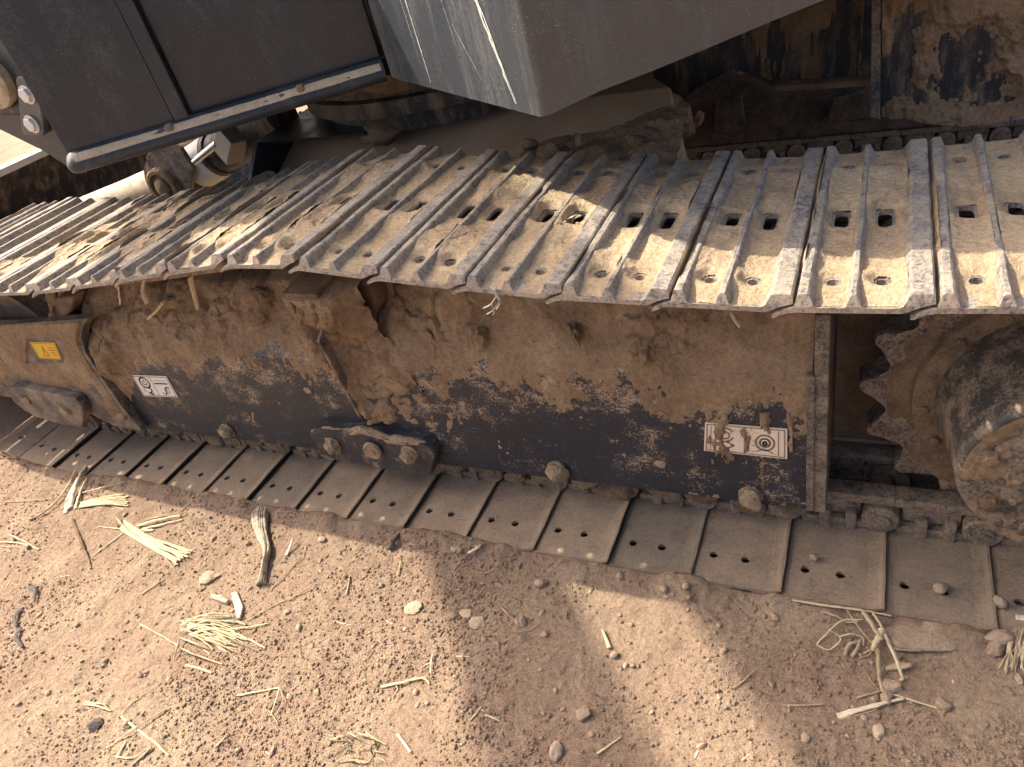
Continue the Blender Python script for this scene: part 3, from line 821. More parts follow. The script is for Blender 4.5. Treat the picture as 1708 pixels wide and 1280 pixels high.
sticker('warning_sticker', [(49, 571), (91, 572), (103, 600), (66, 598)], 0.1175, [M_yellow, M_red, M_red], st, IDB, 'small yellow warning sticker')

# ---- drive sprocket, final drive hub and cover
N_T = 17
bm = bmesh.new()
loop = []
for k in range(N_T):
    a0 = math.radians(179) + 2 * math.pi * k / N_T
    for (fa, r) in ((-0.50, 0.272), (-0.43, 0.273), (-0.36, 0.277), (-0.29, 0.285), (-0.235, 0.296), (-0.185, 0.308), (-0.12, 0.319), (-0.05, 0.325), (0.05, 0.325), (0.12, 0.319), (0.185, 0.308), (0.235, 0.296), (0.29, 0.285), (0.36, 0.277), (0.43, 0.273)):
        a = a0 + fa * 2 * math.pi / N_T
        loop.append((SPC[0] + r * math.cos(a), 0.262, SPC[1] + r * math.sin(a)))
prism(bm, loop, (0, 0.06, 0), 0.006, 2)
SP = part('drive_sprocket', bm_mesh('drive_sprocket', bm, M_sprocket, True, 35))
bm = bmesh.new()
lathe_y(bm, SPC[0], SPC[1], [(0.262, 0.235), (0.252, 0.232), (0.248, 0.222), (0.248, 0.0)], 56)
me = bm_mesh('sprocket_flange', bm, M_mud2, True, 40)
part('sprocket_flange', me, SP)
# mud on the flange
uu = np.linspace(math.radians(90), math.radians(280), 170); rr = np.linspace(0.17, 0.275, 46)
A_, R_ = np.meshgrid(uu, rr, indexing='ij')
Bq = np.stack([SPC[0] + R_ * np.cos(A_), np.where(R_ < 0.233, 0.248, 0.262), SPC[1] + R_ * np.sin(A_)], -1)
n1 = fbm(Bq[..., 0] * 16, Bq[..., 2] * 16, 0, 4, 140); n2 = fbm(Bq[..., 0] * 60, Bq[..., 2] * 60, 0, 3, 141)
T = np.where(R_ < 0.233, 0.004 + 0.016 * (n1 - 0.3) + 0.006 * (n2 - 0.5), 0.02 * (n1 - 0.46) + 0.006 * (n2 - 0.5))
part('mud_crust', crust('mud_crust', Bq, np.zeros_like(Bq) + np.array([0, -1.0, 0]), np.clip(T, -.004, .03), M_mud2), SP)
for k in range(16):
    a = 2 * math.pi * (k + 0.3) / 16
    hexbolt('bolt', (SPC[0] + 0.212 * math.cos(a), 0.250, SPC[1] + 0.212 * math.sin(a)), 0.011, 0.014, M_mud2, SP, lump=0.002, seed=k)
bm = bmesh.new()
lathe_y(bm, SPC[0] + 0.002, SPC[1] + 0.003, [(0.25, 0.196), (0.225, 0.194), (0.20, 0.186), (0.09, 0.172), (0.062, 0.170), (0.056, 0.168), (0.050, 0.163), (0.048, 0.156), (0.048, 0.10), (0.044, 0.095), (0.044, 0.0)], 64)
FD = part('final_drive', bm_mesh('final_drive', bm, M_hub, True, 40))
for k in range(8):
    a = 2 * math.pi * (k + 0.62) / 8
    hexbolt('bolt', (SPC[0] + 0.128 * math.cos(a), 0.049, SPC[1] + 0.128 * math.sin(a)), 0.014, 0.012, M_mud2, FD, lump=0.003, seed=k)
hexbolt('plug', (SPC[0] - 0.055, 0.045, SPC[1] + 0.055), 0.018, 0.016, M_hub, FD, lump=0.003, seed=30)
uu = np.linspace(0, 2 * math.pi, 150); rr = np.linspace(0.0, 0.160, 50)
A_, R_ = np.meshgrid(uu, rr, indexing='ij')
Bq = np.stack([SPC[0] + R_ * np.cos(A_), np.where(R_ < 0.097, 0.0438, 0.0478), SPC[1] + R_ * np.sin(A_)], -1)
n1 = fbm(Bq[..., 0] * 22, Bq[..., 2] * 22, 0, 5, 150, 0.6)
T = (n1 - 0.58 + 0.17 * sstep(0.12, 0.16, R_)) * 0.03
part('mud_crust', crust('mud_crust', Bq, np.zeros_like(Bq) + np.array([0, -1.0, 0]), np.clip(T, -.002, .004), M_mud), FD)
# inner side of the track: wall behind the sprocket
bm = bmesh.new(); box(bm, 0.40, 1.5, 0.47, 0.50, 0.10, 0.60, 0.003)
part('inner_frame_wall', bm_mesh('inner_frame_wall', bm, M_carbody))
bm = bmesh.new(); box(bm, 0.42, 0.80, 0.392, 0.43, 0.10, 0.62, 0.006)
part('motor_guard', bm_mesh('motor_guard', bm, M_mud2))

# mud lumps on the lower chain under the frame edge
for i, x in enumerate(low_x):
    if x < -1.75 or x > 0.55: continue
    for j in range(2):
        me = lump_mesh('mud_lump', M_mud2, 0.028 + 0.010 * ((i * 7 + j * 3) % 5) / 5, 3, 0.6, (1.25, .55, .75), 200 + i * 2 + j)
        part('mud_lump', me, mw=Matrix.Translation((x - 0.02 - 0.09 * j + 0.02 * math.sin(i), 0.205, 0.045 + 0.012 * math.sin(i * 2 + j))))

# ---- car body between the tracks
bm = bmesh.new()
sec = [(0.60, 0.50), (0.60, 0.60), (0.98, 0.775), (1.9, 0.775), (2.12, 0.60), (2.12, 0.45)]
prism(bm, [(-1.24, y, z) for y, z in sec], (1.30, 0, 0), 0.006, 2)
bv = [v for v in bm.verts if v.co.x > 0]
for v in bv: v.co.x += (0.775 - v.co.z) * 0.55 - max(0, v.co.y - 0.98) * 0.62
CBD = part('car_body', bm_mesh('car_body', bm, M_carbody))
bm = bmesh.new()
prism(bm, [(-1.245, 0.60, 0.45), (-1.245, 0.60, 0.63), (-1.245, 0.80, 0.815), (-1.245, 1.35, 0.83), (-1.245, 1.35, 0.45)], (-0.02, 0, 0), 0.003)
prism(bm, [(-1.245, 0.80, 0.815), (-1.245, 0.82, 0.80), (-1.245, 1.35, 0.81), (-1.245, 1.35, 0.83)], (0.42, 0, -0.01), 0.003)
part('front_leg_plate', bm_mesh('front_leg_plate', bm, M_panel), CBD)
# soil heap on the sloping plate
us = np.linspace(-0.42, 0.13, 110); vs = np.linspace(0.61, 0.90, 70)
U, V = np.meshgrid(us, vs, indexing='ij')
base = 0.60 + (V - 0.60) * 0.175 / 0.38
n1 = fbm(U * 13, V * 13, 0, 4, 160); n2 = fbm(U * 45, V * 45, 0, 3, 161)
lim = sstep(-0.40, -0.20, U) * sstep(0.90, 0.72, V + 0.06 * (n1 - 0.5) - 0.10 * sstep(-0.1, 0.1, U))
T = lim * (0.030 + 0.055 * (n1 - 0.3) + 0.030 * (n2 - 0.5)) - 0.006
Ux = U + 0.0
part('heaped_soil', crust('heaped_soil', np.stack([Ux, V, base], -1), np.zeros(U.shape + (3,)) + np.array([0, -0.4, 0.9]), np.clip(T, -0.01, 0.09), M_mud), CBD)
for i in range(16):
    a = random.uniform(-0.3, 0.10); v = random.uniform(0.63, 0.80)
    part('mud_lump', lump_mesh('mud_lump', M_mud, random.uniform(0.018, 0.04), 2, 0.6, (1, 1, .8), 300 + i), CBD, mw=Matrix.Translation((a, v, 0.62 + (v - .6) * .46 + 0.03)))
# swing bearing
bm = bmesh.new()
lathe_y(bm, 0, 0, [(0, 0.0), (0, 0.56), (0.05, 0.56), (0.055, 0.60), (0.10, 0.60), (0.105, 0.575), (0.16, 0.575), (0.16, 0.0)], 72)
for v in bm.verts: v.co = Vector((v.co.x - 0.72, v.co.z + 1.40, 0.785 + v.co.y))
part('swing_bearing', bm_mesh('swing_bearing', bm, M_black, True, 40))
bm = bmesh.new()
for v in []: pass
us = np.linspace(math.radians(200), math.radians(340), 130); vs = np.linspace(0, 1, 16)
U, V = np.meshgrid(us, vs, indexing='ij')
Bq = np.stack([-0.72 + 0.578 * np.cos(U), 1.40 + 0.578 * np.sin(U), 0.90 + 0.05 * V], -1)
Nq = np.stack([np.cos(U), np.sin(U), 0 * U], -1)
T = 0.03 * (fbm(U * 9, V * 1.5, 0, 4, 170) - 0.40)
part('mud_crust', crust('mud_crust', Bq, Nq, np.clip(T, -.003, .02), M_mud2), CBD)
for i, (px, py_, s) in enumerate(((640, 222, .055), (690, 170, .03), (700, 176, .025), (620, 228, .04), (1115, 190, .06), (1130, 215, .05), (1100, 205, .06))):
    part('mud_lump', lump_mesh('mud_lump', M_mud2, s, 3, 0.6, (1.2, .8, .8), 330 + i), CBD, mw=Matrix.Translation(PY(px, py_, 0.85 if px < 1000 else 1.02)))

# far-side structure seen through the gap under the house
plate_px('rear_leg_plate', [(1020, -60), (1500, -60), (1500, 138), (1450, 139), (1300, 148), (1228, 114), (1180, 150), (1120, 205), (1020, 230)], 1.25, 0.04, M_black, None, 0.003)
plate_px('leg_flange', [(1290, 144), (1456, 135), (1456, 144), (1296, 153)], 1.20, 0.06, M_mud2, None, 0.002)
plate_px('leg_flange', [(1224, 112), (1236, 118), (1200, 142), (1168, 160), (1148, 186), (1118, 200), (1112, 190), (1138, 172), (1160, 146), (1190, 132)], 1.24, 0.08, M_far, None, 0.004)
plate_px('drain_lip', [(1112, 222), (1140, 202), (1160, 193), (1170, 198), (1168, 210), (1150, 222), (1122, 236)], 1.10, 0.05, M_mud2, None, 0.004)
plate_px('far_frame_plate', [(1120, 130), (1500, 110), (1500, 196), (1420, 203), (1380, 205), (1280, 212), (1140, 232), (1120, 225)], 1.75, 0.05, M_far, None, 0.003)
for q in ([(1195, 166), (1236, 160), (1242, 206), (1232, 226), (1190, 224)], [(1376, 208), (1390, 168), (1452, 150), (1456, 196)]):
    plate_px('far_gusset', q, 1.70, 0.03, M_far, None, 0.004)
RB = plate_px('rear_guard_plate', [(1462, -120), (1800, -120), (1800, 165), (1708, 190), (1655, 206), (1600, 211), (1550, 206), (1462, 196)], 1.00, 0.05, M_black, None, 0.004)
plate_px('guard_rim', [(1455, -120), (1470, -120), (1468, 200), (1452, 196)], 0.985, 0.06, M_bracket, RB, 0.002)
def f_rear(a, b, x, z):
    n = fbm(x * 13, z * 8, 0, 5, 180, 0.58); n2 = fbm(x * 60, z * 60, 0, 3, 181)
    border_ = sstep(40, 0, (np.interp(a, [1462, 1550, 1600, 1655, 1708, 1720], [196, 206, 211, 206, 190, 186]) - b)) * 0.10
    bare = 0.22 * np.exp(-(((a - 1640) / 70) ** 2 + ((b - 165) / 30) ** 2)) + 0.22 * np.exp(-(((a - 1500) / 18) ** 2 + ((b - 115) / 42) ** 2)) + 0.16 * np.exp(-(((a - 1620) / 25) ** 2 + ((b - 65) / 22) ** 2)) + 0.14 * np.exp(-(((a - 1580) / 14) ** 2 + ((b - 100) / 40) ** 2))
    t = (n - 0.33 + border_ - bare * 1.15) * 0.085 + 0.010 * (n2 - 0.5)
    inside = (a > 1470) & (b < np.interp(a, [1462, 1550, 1600, 1655, 1708, 1720], [194, 203, 208, 203, 187, 183]))
    return np.where(inside, np.clip(t, -0.004, 0.022), -0.004)
px_crust('mud_crust', 1464, 1716, -8, 212, 1.5, 1.00, f_rear, M_mud, RB)
def f_leg(a, b, x, z):
    n = fbm(x * 30, z * 5, 0, 4, 190, 0.6)
    t = (n - 0.50 - 0.14 * sstep(20, 90, b) + 0.05 * np.exp(-((a - 1340) / 70) ** 2)) * 0.04
    return np.where((b < np.interp(a, [1060, 1228, 1300, 1450], [200, 108, 142, 133])), np.clip(t, -0.003, 0.004), -0.004)
px_crust('mud_crust', 1080, 1450, -6, 140, 2.0, 1.25, f_leg, M_mud2, TF)
# far track, lower run
FT_Y = 2.13
for i in range(14):
    x = -0.70 + 0.19 * i
    mw = Matrix.Translation((0, FT_Y, 0)) @ shoe_matrix((x, 0.015), (-1, 0))
    fs = part('track_shoe', SHOE_LOW, mw=mw); part('track_link', LINK, mw=mw)
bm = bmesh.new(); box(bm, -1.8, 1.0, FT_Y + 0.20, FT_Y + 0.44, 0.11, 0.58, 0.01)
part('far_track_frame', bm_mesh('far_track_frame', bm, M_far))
for i in range(14):
    x = -1.6 + 0.19 * i
    mw = Matrix.Translation((0, FT_Y, 0)) @ shoe_matrix((x, 0.71), (1, 0))
    part('track_shoe', SHOE_LOW, mw=mw)

# ------------------------------------------------------------------ upper structure, slewed about 40 degrees
ZB = 0.98
PA = Vector((-1.290, 0.212, 0)); PB = Vector((-0.612, 0.704, 0))
pd = (PB - PA).normalized(); pn = Vector((pd.y, -pd.x, 0))        # outward, towards the camera side
ZT = 1.42
def wall(bm, a, b, z0, z1, th, out=0.0, bevel=0.0):
    d = (b - a).normalized(); n = Vector((d.y, -d.x, 0))
    a2 = a + n * out; b2 = b + n * out
    prism(bm, [a2 + Vector((0, 0, z0)), b2 + Vector((0, 0, z0)), b2 + Vector((0, 0, z1)), a2 + Vector((0, 0, z1))], -n * th, bevel, 2)
tr = 0.335                      # where the vertical rib stands along the panel
PR = PA + pd * ((PB - PA).length * tr)
bm = bmesh.new(); wall(bm, PA, PR, ZB + 0.012, ZT, 0.012, 0.004, 0.002)
SPN = part('side_panel', bm_mesh('side_panel', bm, M_panel))
bm = bmesh.new(); wall(bm, PR + pd * 0.045, PB - pd * 0.002, ZB + 0.012, ZT, 0.012, -0.018, 0.002)
part('recessed_panel', bm_mesh('recessed_panel', bm, M_panel), SPN)
bm = bmesh.new()
wall(bm, PR + pd * 0.002, PR + pd * 0.040, ZB + 0.014, ZT, 0.035, 0.010, 0.003)
part('panel_rib', bm_mesh('panel_rib', bm, M_panel), SPN)
# bottom lip: rounded channel with dust lying on its upper face
bm = bmesh.new()
lip = [(0.0, 0.034), (0.012, 0.030), (0.026, 0.018), (0.034, 0.010), (0.036, 0.0), (0.034, -0.012), (0.028, -0.018), (0.0, -0.020)]
Lp = (PB - PA).length
rows = []
for s in np.concatenate([[-0.012, -0.004], np.linspace(0.01, Lp - 0.002, 20)]):
    k = 1.0 if s > 0.0 else (0.75 if s > -0.006 else 0.35)
    rows.append([bm.verts.new(PA + pd * s + pn * (0.006 + o * k) + Vector((0, 0, ZB + 0.005 + z * k))) for o, z in lip])
for a, b in zip(rows, rows[1:]):
    for k in range(len(lip)):
        bm.faces.new((a[k], a[(k + 1) % len(lip)], b[(k + 1) % len(lip)], b[k]))
bm.faces.new(rows[0]); bm.faces.new(list(reversed(rows[-1])))
part('bottom_lip', bm_mesh('bottom_lip', bm, M_panel, True, 45), SPN)
us = np.linspace(0.02, Lp - 0.01, 220); vs = np.linspace(0, 1, 9)
U, V = np.meshgrid(us, vs, indexing='ij')
oo = 0.006 + 0.012 + 0.022 * V; zz = ZB + 0.005 + 0.030 - 0.020 * V
Bq = np.stack([PA.x + pd.x * U + pn.x * oo, PA.y + pd.y * U + pn.y * oo, zz], -1)
T = 0.0045 * (fbm(U * 20, V * 2, 0, 3, 200) - 0.05) * sstep(0.05, 0.35, V) * sstep(1, 0.8, V) * 1.6 - 0.0006
Nn = np.zeros(U.shape + (3,)) + np.array([pn.x * 0.67, pn.y * 0.67, 0.74])
part('settled_dust', crust('settled_dust', Bq, Nn, T, M_dustline, 0.0001), SPN)
for s in (tr * Lp - 0.012, 0.735 * Lp):
    p = PA + pd * s + pn * 0.026 + Vector((0, 0, ZB + 0.026))
    bm = bmesh.new()
    tube(bm, [(0, 0, 0), (0, 0, 0.009), (0, 0, 0.012)], [0.011, 0.011, 0.008], 6)
    tube(bm, [(0, 0, -0.004), (0, 0, 0.002)], 0.014, 14)
    part('rusty_bolt', bm_mesh('rusty_bolt', bm, M_rust), SPN, mw=Matrix.Translation(p))
# corner cover box: chamfer strip, sun-side face, shade-side face
J1 = Vector((-0.535, 0.632, 0)); CN = Vector((0.042, 0.179, 0)); FD_ = (Vector((0.527, 0.666, 0)) - CN).normalized(); CE = CN + FD_ * 1.15
ZBX = 1.80
def ribbon_solid(bm, pts, z_low, z1, th):
    """vertical folded sheet with real thickness; z_low per point"""
    n = len(pts)
    nr = []
    for i in range(n):
        d = (pts[min(i + 1, n - 1)] - pts[max(i - 1, 0)]).normalized(); nr.append(Vector((d.y, -d.x, 0)))
    o0 = [bm.verts.new(p + Vector((0, 0, z_low[i]))) for i, p in enumerate(pts)]
    o1 = [bm.verts.new(p + Vector((0, 0, z1))) for p in pts]
    i0 = [bm.verts.new(p - nr[i] * th + Vector((0, 0, z_low[i] + 0.002))) for i, p in enumerate(pts)]
    i1 = [bm.verts.new(p - nr[i] * th + Vector((0, 0, z1))) for i, p in enumerate(pts)]
    for i in range(n - 1):
        bm.faces.new((o0[i], o0[i + 1], o1[i + 1], o1[i])); bm.faces.new((i0[i + 1], i0[i], i1[i], i1[i + 1]))
        bm.faces.new((i0[i], i0[i + 1], o0[i + 1], o0[i])); bm.faces.new((o1[i], o1[i + 1], i1[i + 1], i1[i]))
    bm.faces.new((o0[0], o1[0], i1[0], i0[0])); bm.faces.new((o0[-1], i0[-1], i1[-1], o1[-1]))
ld = (CN - J1).normalized()
pts = [PB + pd * 0.012 - pn * 0.01, PB + pd * 0.012 + pn * 0.03, J1 + Vector((-0.01, -0.005, 0)), J1 + ld * 0.02]
m = 14
for k in range(1, m): pts.append(J1 + ld * ((CN - J1).length - 0.018) * k / m + ld * 0.02 * (1 - k / m))
# tight bend at the corner
for k in range(7):
    a = k / 6
    q = (CN - ld * 0.020) * (1 - a) ** 2 + CN * 2 * a * (1 - a) + (CN + FD_ * 0.020) * a ** 2
    pts.append(q)
for k in range(1, 13): pts.append(CN + FD_ * (0.02 + (1.13) * k / 12))
zl = []
for i, p in enumerate(pts):
    s = (p - CN).dot(FD_)
    zl.append(ZB - 0.004 + (0.010 if i < 3 else 0.0) + 0.010 * sstep(0.0, 0.10, s) + 0.02 * sstep(0.1, 0.7, s))
bm = bmesh.new(); ribbon_solid(bm, pts, [float(z) for z in zl], ZBX, 0.010)
CV = part('corner_cover', bm_mesh('corner_cover', bm, M_boxpaint, True, 24))
# scraped streaks down the sun-side face
def streak(s0, s1, z0, z1, wd, seed):
    nn = Vector((ld.y, -ld.x, 0))
    L_, R2 = [], []
    rs = random.Random(seed)
    n = 26
    bm = bmesh.new()
    for k in range(n + 1):
        t = k / n
        s = s0 + (s1 - s0) * t; z = z0 + (z1 - z0) * t
        w0 = wd * (0.35 + 0.65 * rs.random()) * (0.3 + 0.7 * math.sin(math.pi * min(1, t * 1.0 + 0.02)))
        c = J1 + ld * s + nn * 0.0012 + Vector((0, 0, z))
        j = (rs.random() - 0.5) * wd * 0.4
        L_.append(bm.verts.new(c + ld * (j - w0 / 2))); R2.append(bm.verts.new(c + ld * (j + w0 / 2)))
    for k in range(n): bm.faces.new((L_[k], R2[k], R2[k + 1], L_[k + 1]))
    part('paint_scrape', bm_mesh('paint_scrape', bm, M_scratch), CV)
for a in ((0.215, 0.235, 1.28, 0.99, 0.007, 1), (0.520, 0.640, 1.30, 0.99, 0.012, 2), (0.53, 0.645, 1.30, 0.99, 0.006, 3), (0.18, 0.205, 1.3, 1.02, 0.002, 4), (0.40, 0.44, 1.25, 1.06, 0.0015, 5), (0.44, 0.52, 1.12, 1.02, 0.002, 6)):
    streak(*a)
# house floor and inner block that carry the panels
bm = bmesh.new()
foot = [PA - pn * 0.05 + pd * 0.02, PB - pn * 0.06, J1 - pn * 0.06 + Vector((0.0, 0.03, 0)), CN + Vector((0.005, 0.035, 0)), CE + Vector((-0.03, 0.03, 0)), Vector((0.2, 2.4, 0)), Vector((-1.6, 2.3, 0)), Vector((-2.0, 1.05, 0))]
prism(bm, [p + Vector((0, 0, ZB + 0.03)) for p in foot], (0, 0, ZT - ZB - 0.06))
part('house_floor', bm_mesh('house_floor', bm, M_black))
bm = bmesh.new()
foot2 = [J1 + Vector((0.05, 0.06, 0)), CN + Vector((0.0, 0.03, 0)), CE + Vector((-0.03, 0.03, 0)), Vector((0.2, 2.3, 0)), Vector((-0.9, 2.0, 0)), Vector((-0.75, 1.0, 0))]
prism(bm, [p + Vector((0, 0, ZT - 0.05)) for p in foot2], (0, 0, ZBX - ZT))
part('engine_house', bm_mesh('engine_house', bm, M_panel))
# swing frame nose left of the panel with its bolted retaining strap
bm = bmesh.new()
nb = [(-140, 60), (-60, 30), (14, 40), (130, 282), (118, 284), (75, 251), (0, 216), (-80, 180)]
prism(bm, [PY(x, y, 0.62) for x, y in nb], (0, 0.10, 0), 0.006, 2)
NS = part('swing_frame_nose', bm_mesh('swing_frame_nose', bm, M_panel))
bm = bmesh.new()
prism(bm, [PY(x, y, 0.595) for x, y in ((26, 134), (28, 129), (57, 129), (61, 134), (73, 220), (71, 226), (42, 226), (37, 220))], (0, 0.024, 0), 0.003, 2)
ST = part('retaining_strap', bm_mesh('retaining_strap', bm, M_boxpaint), NS)
for (x, y) in ((46, 158), (54, 207)):
    hexbolt('strap_bolt', PY(x, y, 0.594), 0.024, 0.016, M_zinc, NS)
p = PY(-12, 135, 0.61)
bm = bmesh.new(); lathe_y(bm, p[0], p[2], [(0.62, 0.085), (0.59, 0.085), (0.585, 0.078), (0.585, 0.045), (0.578, 0.04), (0.578, 0.0)], 32)
part('pivot_pin', bm_mesh('pivot_pin', bm, M_cream, True, 40), NS)
bm = bmesh.new(); tube(bm, [PY(-40, 178, 0.63), PY(25, 178, 0.63), PY(90, 178, 0.63)], 0.028, 14)
part('grease_pipe', bm_mesh('grease_pipe', bm, M_black, True, 50), NS)

# ---- blade cylinder and arm seen behind the track at the left
def cyl_part(name, a, b, r, mat, parent=None, n=20, rings=None):
    bm = bmesh.new(); tube(bm, [a, b] if rings is None else rings[0], r if rings is None else rings[1], n)
    return part(name, bm_mesh(name, bm, mat, True, 40), parent)
yc = 1.0
a = Vector(PY(405, 232, yc)); b = Vector(PY(310, 292, yc)); c = Vector(PY(150, 350, yc))
AR = cyl_part('blade_arm', b, c, 0.075, M_cream, None, 20, ([b + (b - c) * 0.05, b + (c - b) * 0.1, b + (c - b) * 0.5, c, c + (c - b)], [0.085, 0.075, 0.066, 0.062, 0.06]))
bm = bmesh.new(); lathe_y(bm, b.x, b.z, [(yc - 0.135, 0.0), (yc - 0.135, 0.03), (yc - 0.13, 0.036), (yc - 0.122, 0.038), (yc - 0.122, 0.050), (yc - 0.132, 0.055), (yc - 0.132, 0.068), (yc - 0.126, 0.075), (yc - 0.10, 0.078), (yc - 0.10, 0.11), (yc + 0.1, 0.11), (yc + 0.1, 0)], 32)
part('arm_pivot', bm_mesh('arm_pivot', bm, M_mud2, True, 40), AR)
plate_px('pivot_ear', [(243, 262), (262, 232), (300, 248), (322, 282), (318, 318), (280, 322), (246, 296)], yc - 0.108, 0.02, M_bracket, AR, 0.004)
BC = cyl_part('blade_cylinder', a, b, 0.07, M_black, None, 24, ([a + (a - b) * 0.6, a, a + (b - a) * 0.35, a + (b - a) * 0.36, a + (b - a) * 0.75, b], [0.075, 0.075, 0.075, 0.082, 0.082, 0.07]))
bm = bmesh.new()
q = a + (b - a) * 0.42
tube(bm, [q, a + (b - a) * 0.72], 0.0835, 24)
part('pale_band', bm_mesh('pale_band', bm, plain('pale_band', (0.62, 0.62, 0.56), 0.5, 0, 0.1, 20), True, 40), BC)
q = Vector(PY(378, 243, yc - 0.10))
bm = bmesh.new(); box(bm, -0.042, 0.042, -0.02, 0.05, -0.05, 0.05, 0.004)
vb = part('valve_block', bm_mesh('valve_block', bm, plain('grey_cast', (0.34, 0.30, 0.25), 0.7, 0, 0.2, 50)), BC, mw=Matrix.Translation(q) @ Matrix.Rotation(0.75, 4, 'Y') @ Matrix.Rotation(-0.3, 4, 'Z'))
cyl_part('pressure_pipe', Vector(PY(325, 270, yc - 0.10)), Vector(PY(362, 240, yc - 0.10)), 0.013, M_chrome, BC)
# hoses with spring guards
def hose(name, pxs, Yp, r, mat, coil=False):
    P3 = [Vector(PY(x, y, Yp)) for x, y in pxs]
    n = 60; out = []
    for k in range(n + 1):
        t = k / n * (len(P3) - 1); i = min(int(t), len(P3) - 2); f = t - i
        p0 = P3[max(i - 1, 0)]; p1 = P3[i]; p2 = P3[i + 1]; p3 = P3[min(i + 2, len(P3) - 1)]
        out.append(0.5 * ((2 * p1) + (p2 - p0) * f + (2 * p0 - 5 * p1 + 4 * p2 - p3) * f * f + (3 * p1 - p0 - 3 * p2 + p3) * f ** 3))
    bm = bmesh.new()
    tube(bm, out, [r * (1 + (0.16 if (coil and k % 2) else 0)) for k in range(n + 1)], 10)
    part(name, bm_mesh(name, bm, mat, True, 60))
hose('spring_guarded_hose', [(370, 222), (420, 208), (480, 212), (540, 226)], 1.15, 0.016, M_chrome, True)
hose('spring_guarded_hose', [(385, 214), (440, 198), (500, 204), (560, 222)], 1.20, 0.014, M_chrome, True)
hose('hydraulic_hose', [(500, 190), (530, 200), (533, 190), (548, 178), (570, 170)], 1.15, 0.010, M_hose)
hose('hydraulic_hose', [(470, 222), (540, 222), (620, 232), (700, 240)], 1.05, 0.024, M_hose)
hose('chrome_pipe', [(556, 208), (575, 197), (592, 190)], 1.18, 0.016, M_chrome)

# ---- dozer blade at the far left
bm = bmesh.new()
pr = []
for k in range(13):
    t = k / 12
    pr.append((-3.02 - 0.16 * math.sin(math.pi * t), 0.06 + 0.70 * t))
outl = [(x, z) for x, z in pr] + [(x - 0.03, z) for x, z in reversed(pr)]
prism(bm, [(x, 0.55, z) for x, z in outl], (0, 2.0, 0))
BL = part('dozer_blade', bm_mesh('dozer_blade', bm, M_black, True, 40))
bm = bmesh.new(); box(bm, -3.06, -2.98, 0.54, 2.56, 0.755, 0.785, 0.004)
part('blade_top_rail', bm_mesh('blade_top_rail', bm, plain('worn_bright_edge', (0.55, 0.52, 0.46), 0.5, 0.1, 0.2, 30)), BL)
bm = bmesh.new(); box(bm, -2.98, -2.80, 1.0, 2.2, 0.36, 0.44, 0.006)
part('blade_stiffener', bm_mesh('blade_stiffener', bm, M_carbody), BL)
bm = bmesh.new()
loop_o = [(-3.02 + 0.42 * math.cos(math.radians(x)) - 0.1, 0.30 + 0.44 * math.sin(math.radians(x))) for x in range(-60, 61, 10)]
prism(bm, [(x, 0.60, z) for x, z in loop_o] + [(-3.05, 0.60, 0.70), (-3.05, 0.60, 0.0)], (0, 0.03, 0), 0.003)
part('blade_cheek', bm_mesh('blade_cheek', bm, M_carbody), BL)

# ---- two beams added out of view to cast the soft shade stripes
dv = Vector((0.655, -0.756, 0)); nv = Vector((0.756, 0.655, 0))
snn = SUN_S[0] * nv.x + SUN_S[1] * nv.y; sdd = SUN_S[0] * dv.x + SUN_S[1] * dv.y
def beam(name, nc, width, height, z, t0, t1, mat, taper=1.0):
    n0 = nc - snn * (z - GZ); tt0 = t0 - sdd * z; tt1 = t1 - sdd * z  # shifted along the sun direction so its shadow lands on the wanted stripe
    bm = bmesh.new()
    ring = []
    for t, k in ((tt0, taper), (tt1, 1.0)):
        c = nv * n0 + dv * t
        ring.append([c + nv * (sx * width / 2 * k) + Vector((0, 0, z + sz * height / 2 * k)) for sx, sz in ((-1, -1), (1, -1), (1, 1), (-1, 1))])
    a_ = [bm.verts.new(p) for p in ring[0]]; b_ = [bm.verts.new(p) for p in ring[1]]
    bm.faces.new(a_); bm.faces.new(list(reversed(b_)))
    for k in range(4): bm.faces.new((a_[k], b_[k], b_[(k + 1) % 4], a_[(k + 1) % 4]))
    part(name, bm_mesh(name, bm, mat))
    return nv * n0 + dv * tt0 + Vector((0, 0, z))
m1 = beam('shade_beam_wide', 0.42, 0.24, 0.44, 4.4, -1.6, 2.2, M_panel)  # unseen, added for the wide shade stripe on ground and track
m2 = beam('shade_beam_narrow', -0.20, 0.15, 0.23, 4.4, -1.6, 1.8, M_panel)  # unseen, added for the narrow shade stripe
bm = bmesh.new()
tube(bm, [Vector((-1.6, 1.7, 1.5)), Vector((-3.2, 1.9, 3.6)), m1 * 0.5 + m2 * 0.5], [0.25, 0.3, 0.26], 4)
part('shade_beam_boom', bm_mesh('shade_beam_boom', bm, M_panel))  # unseen boom put in to carry the added shade beams

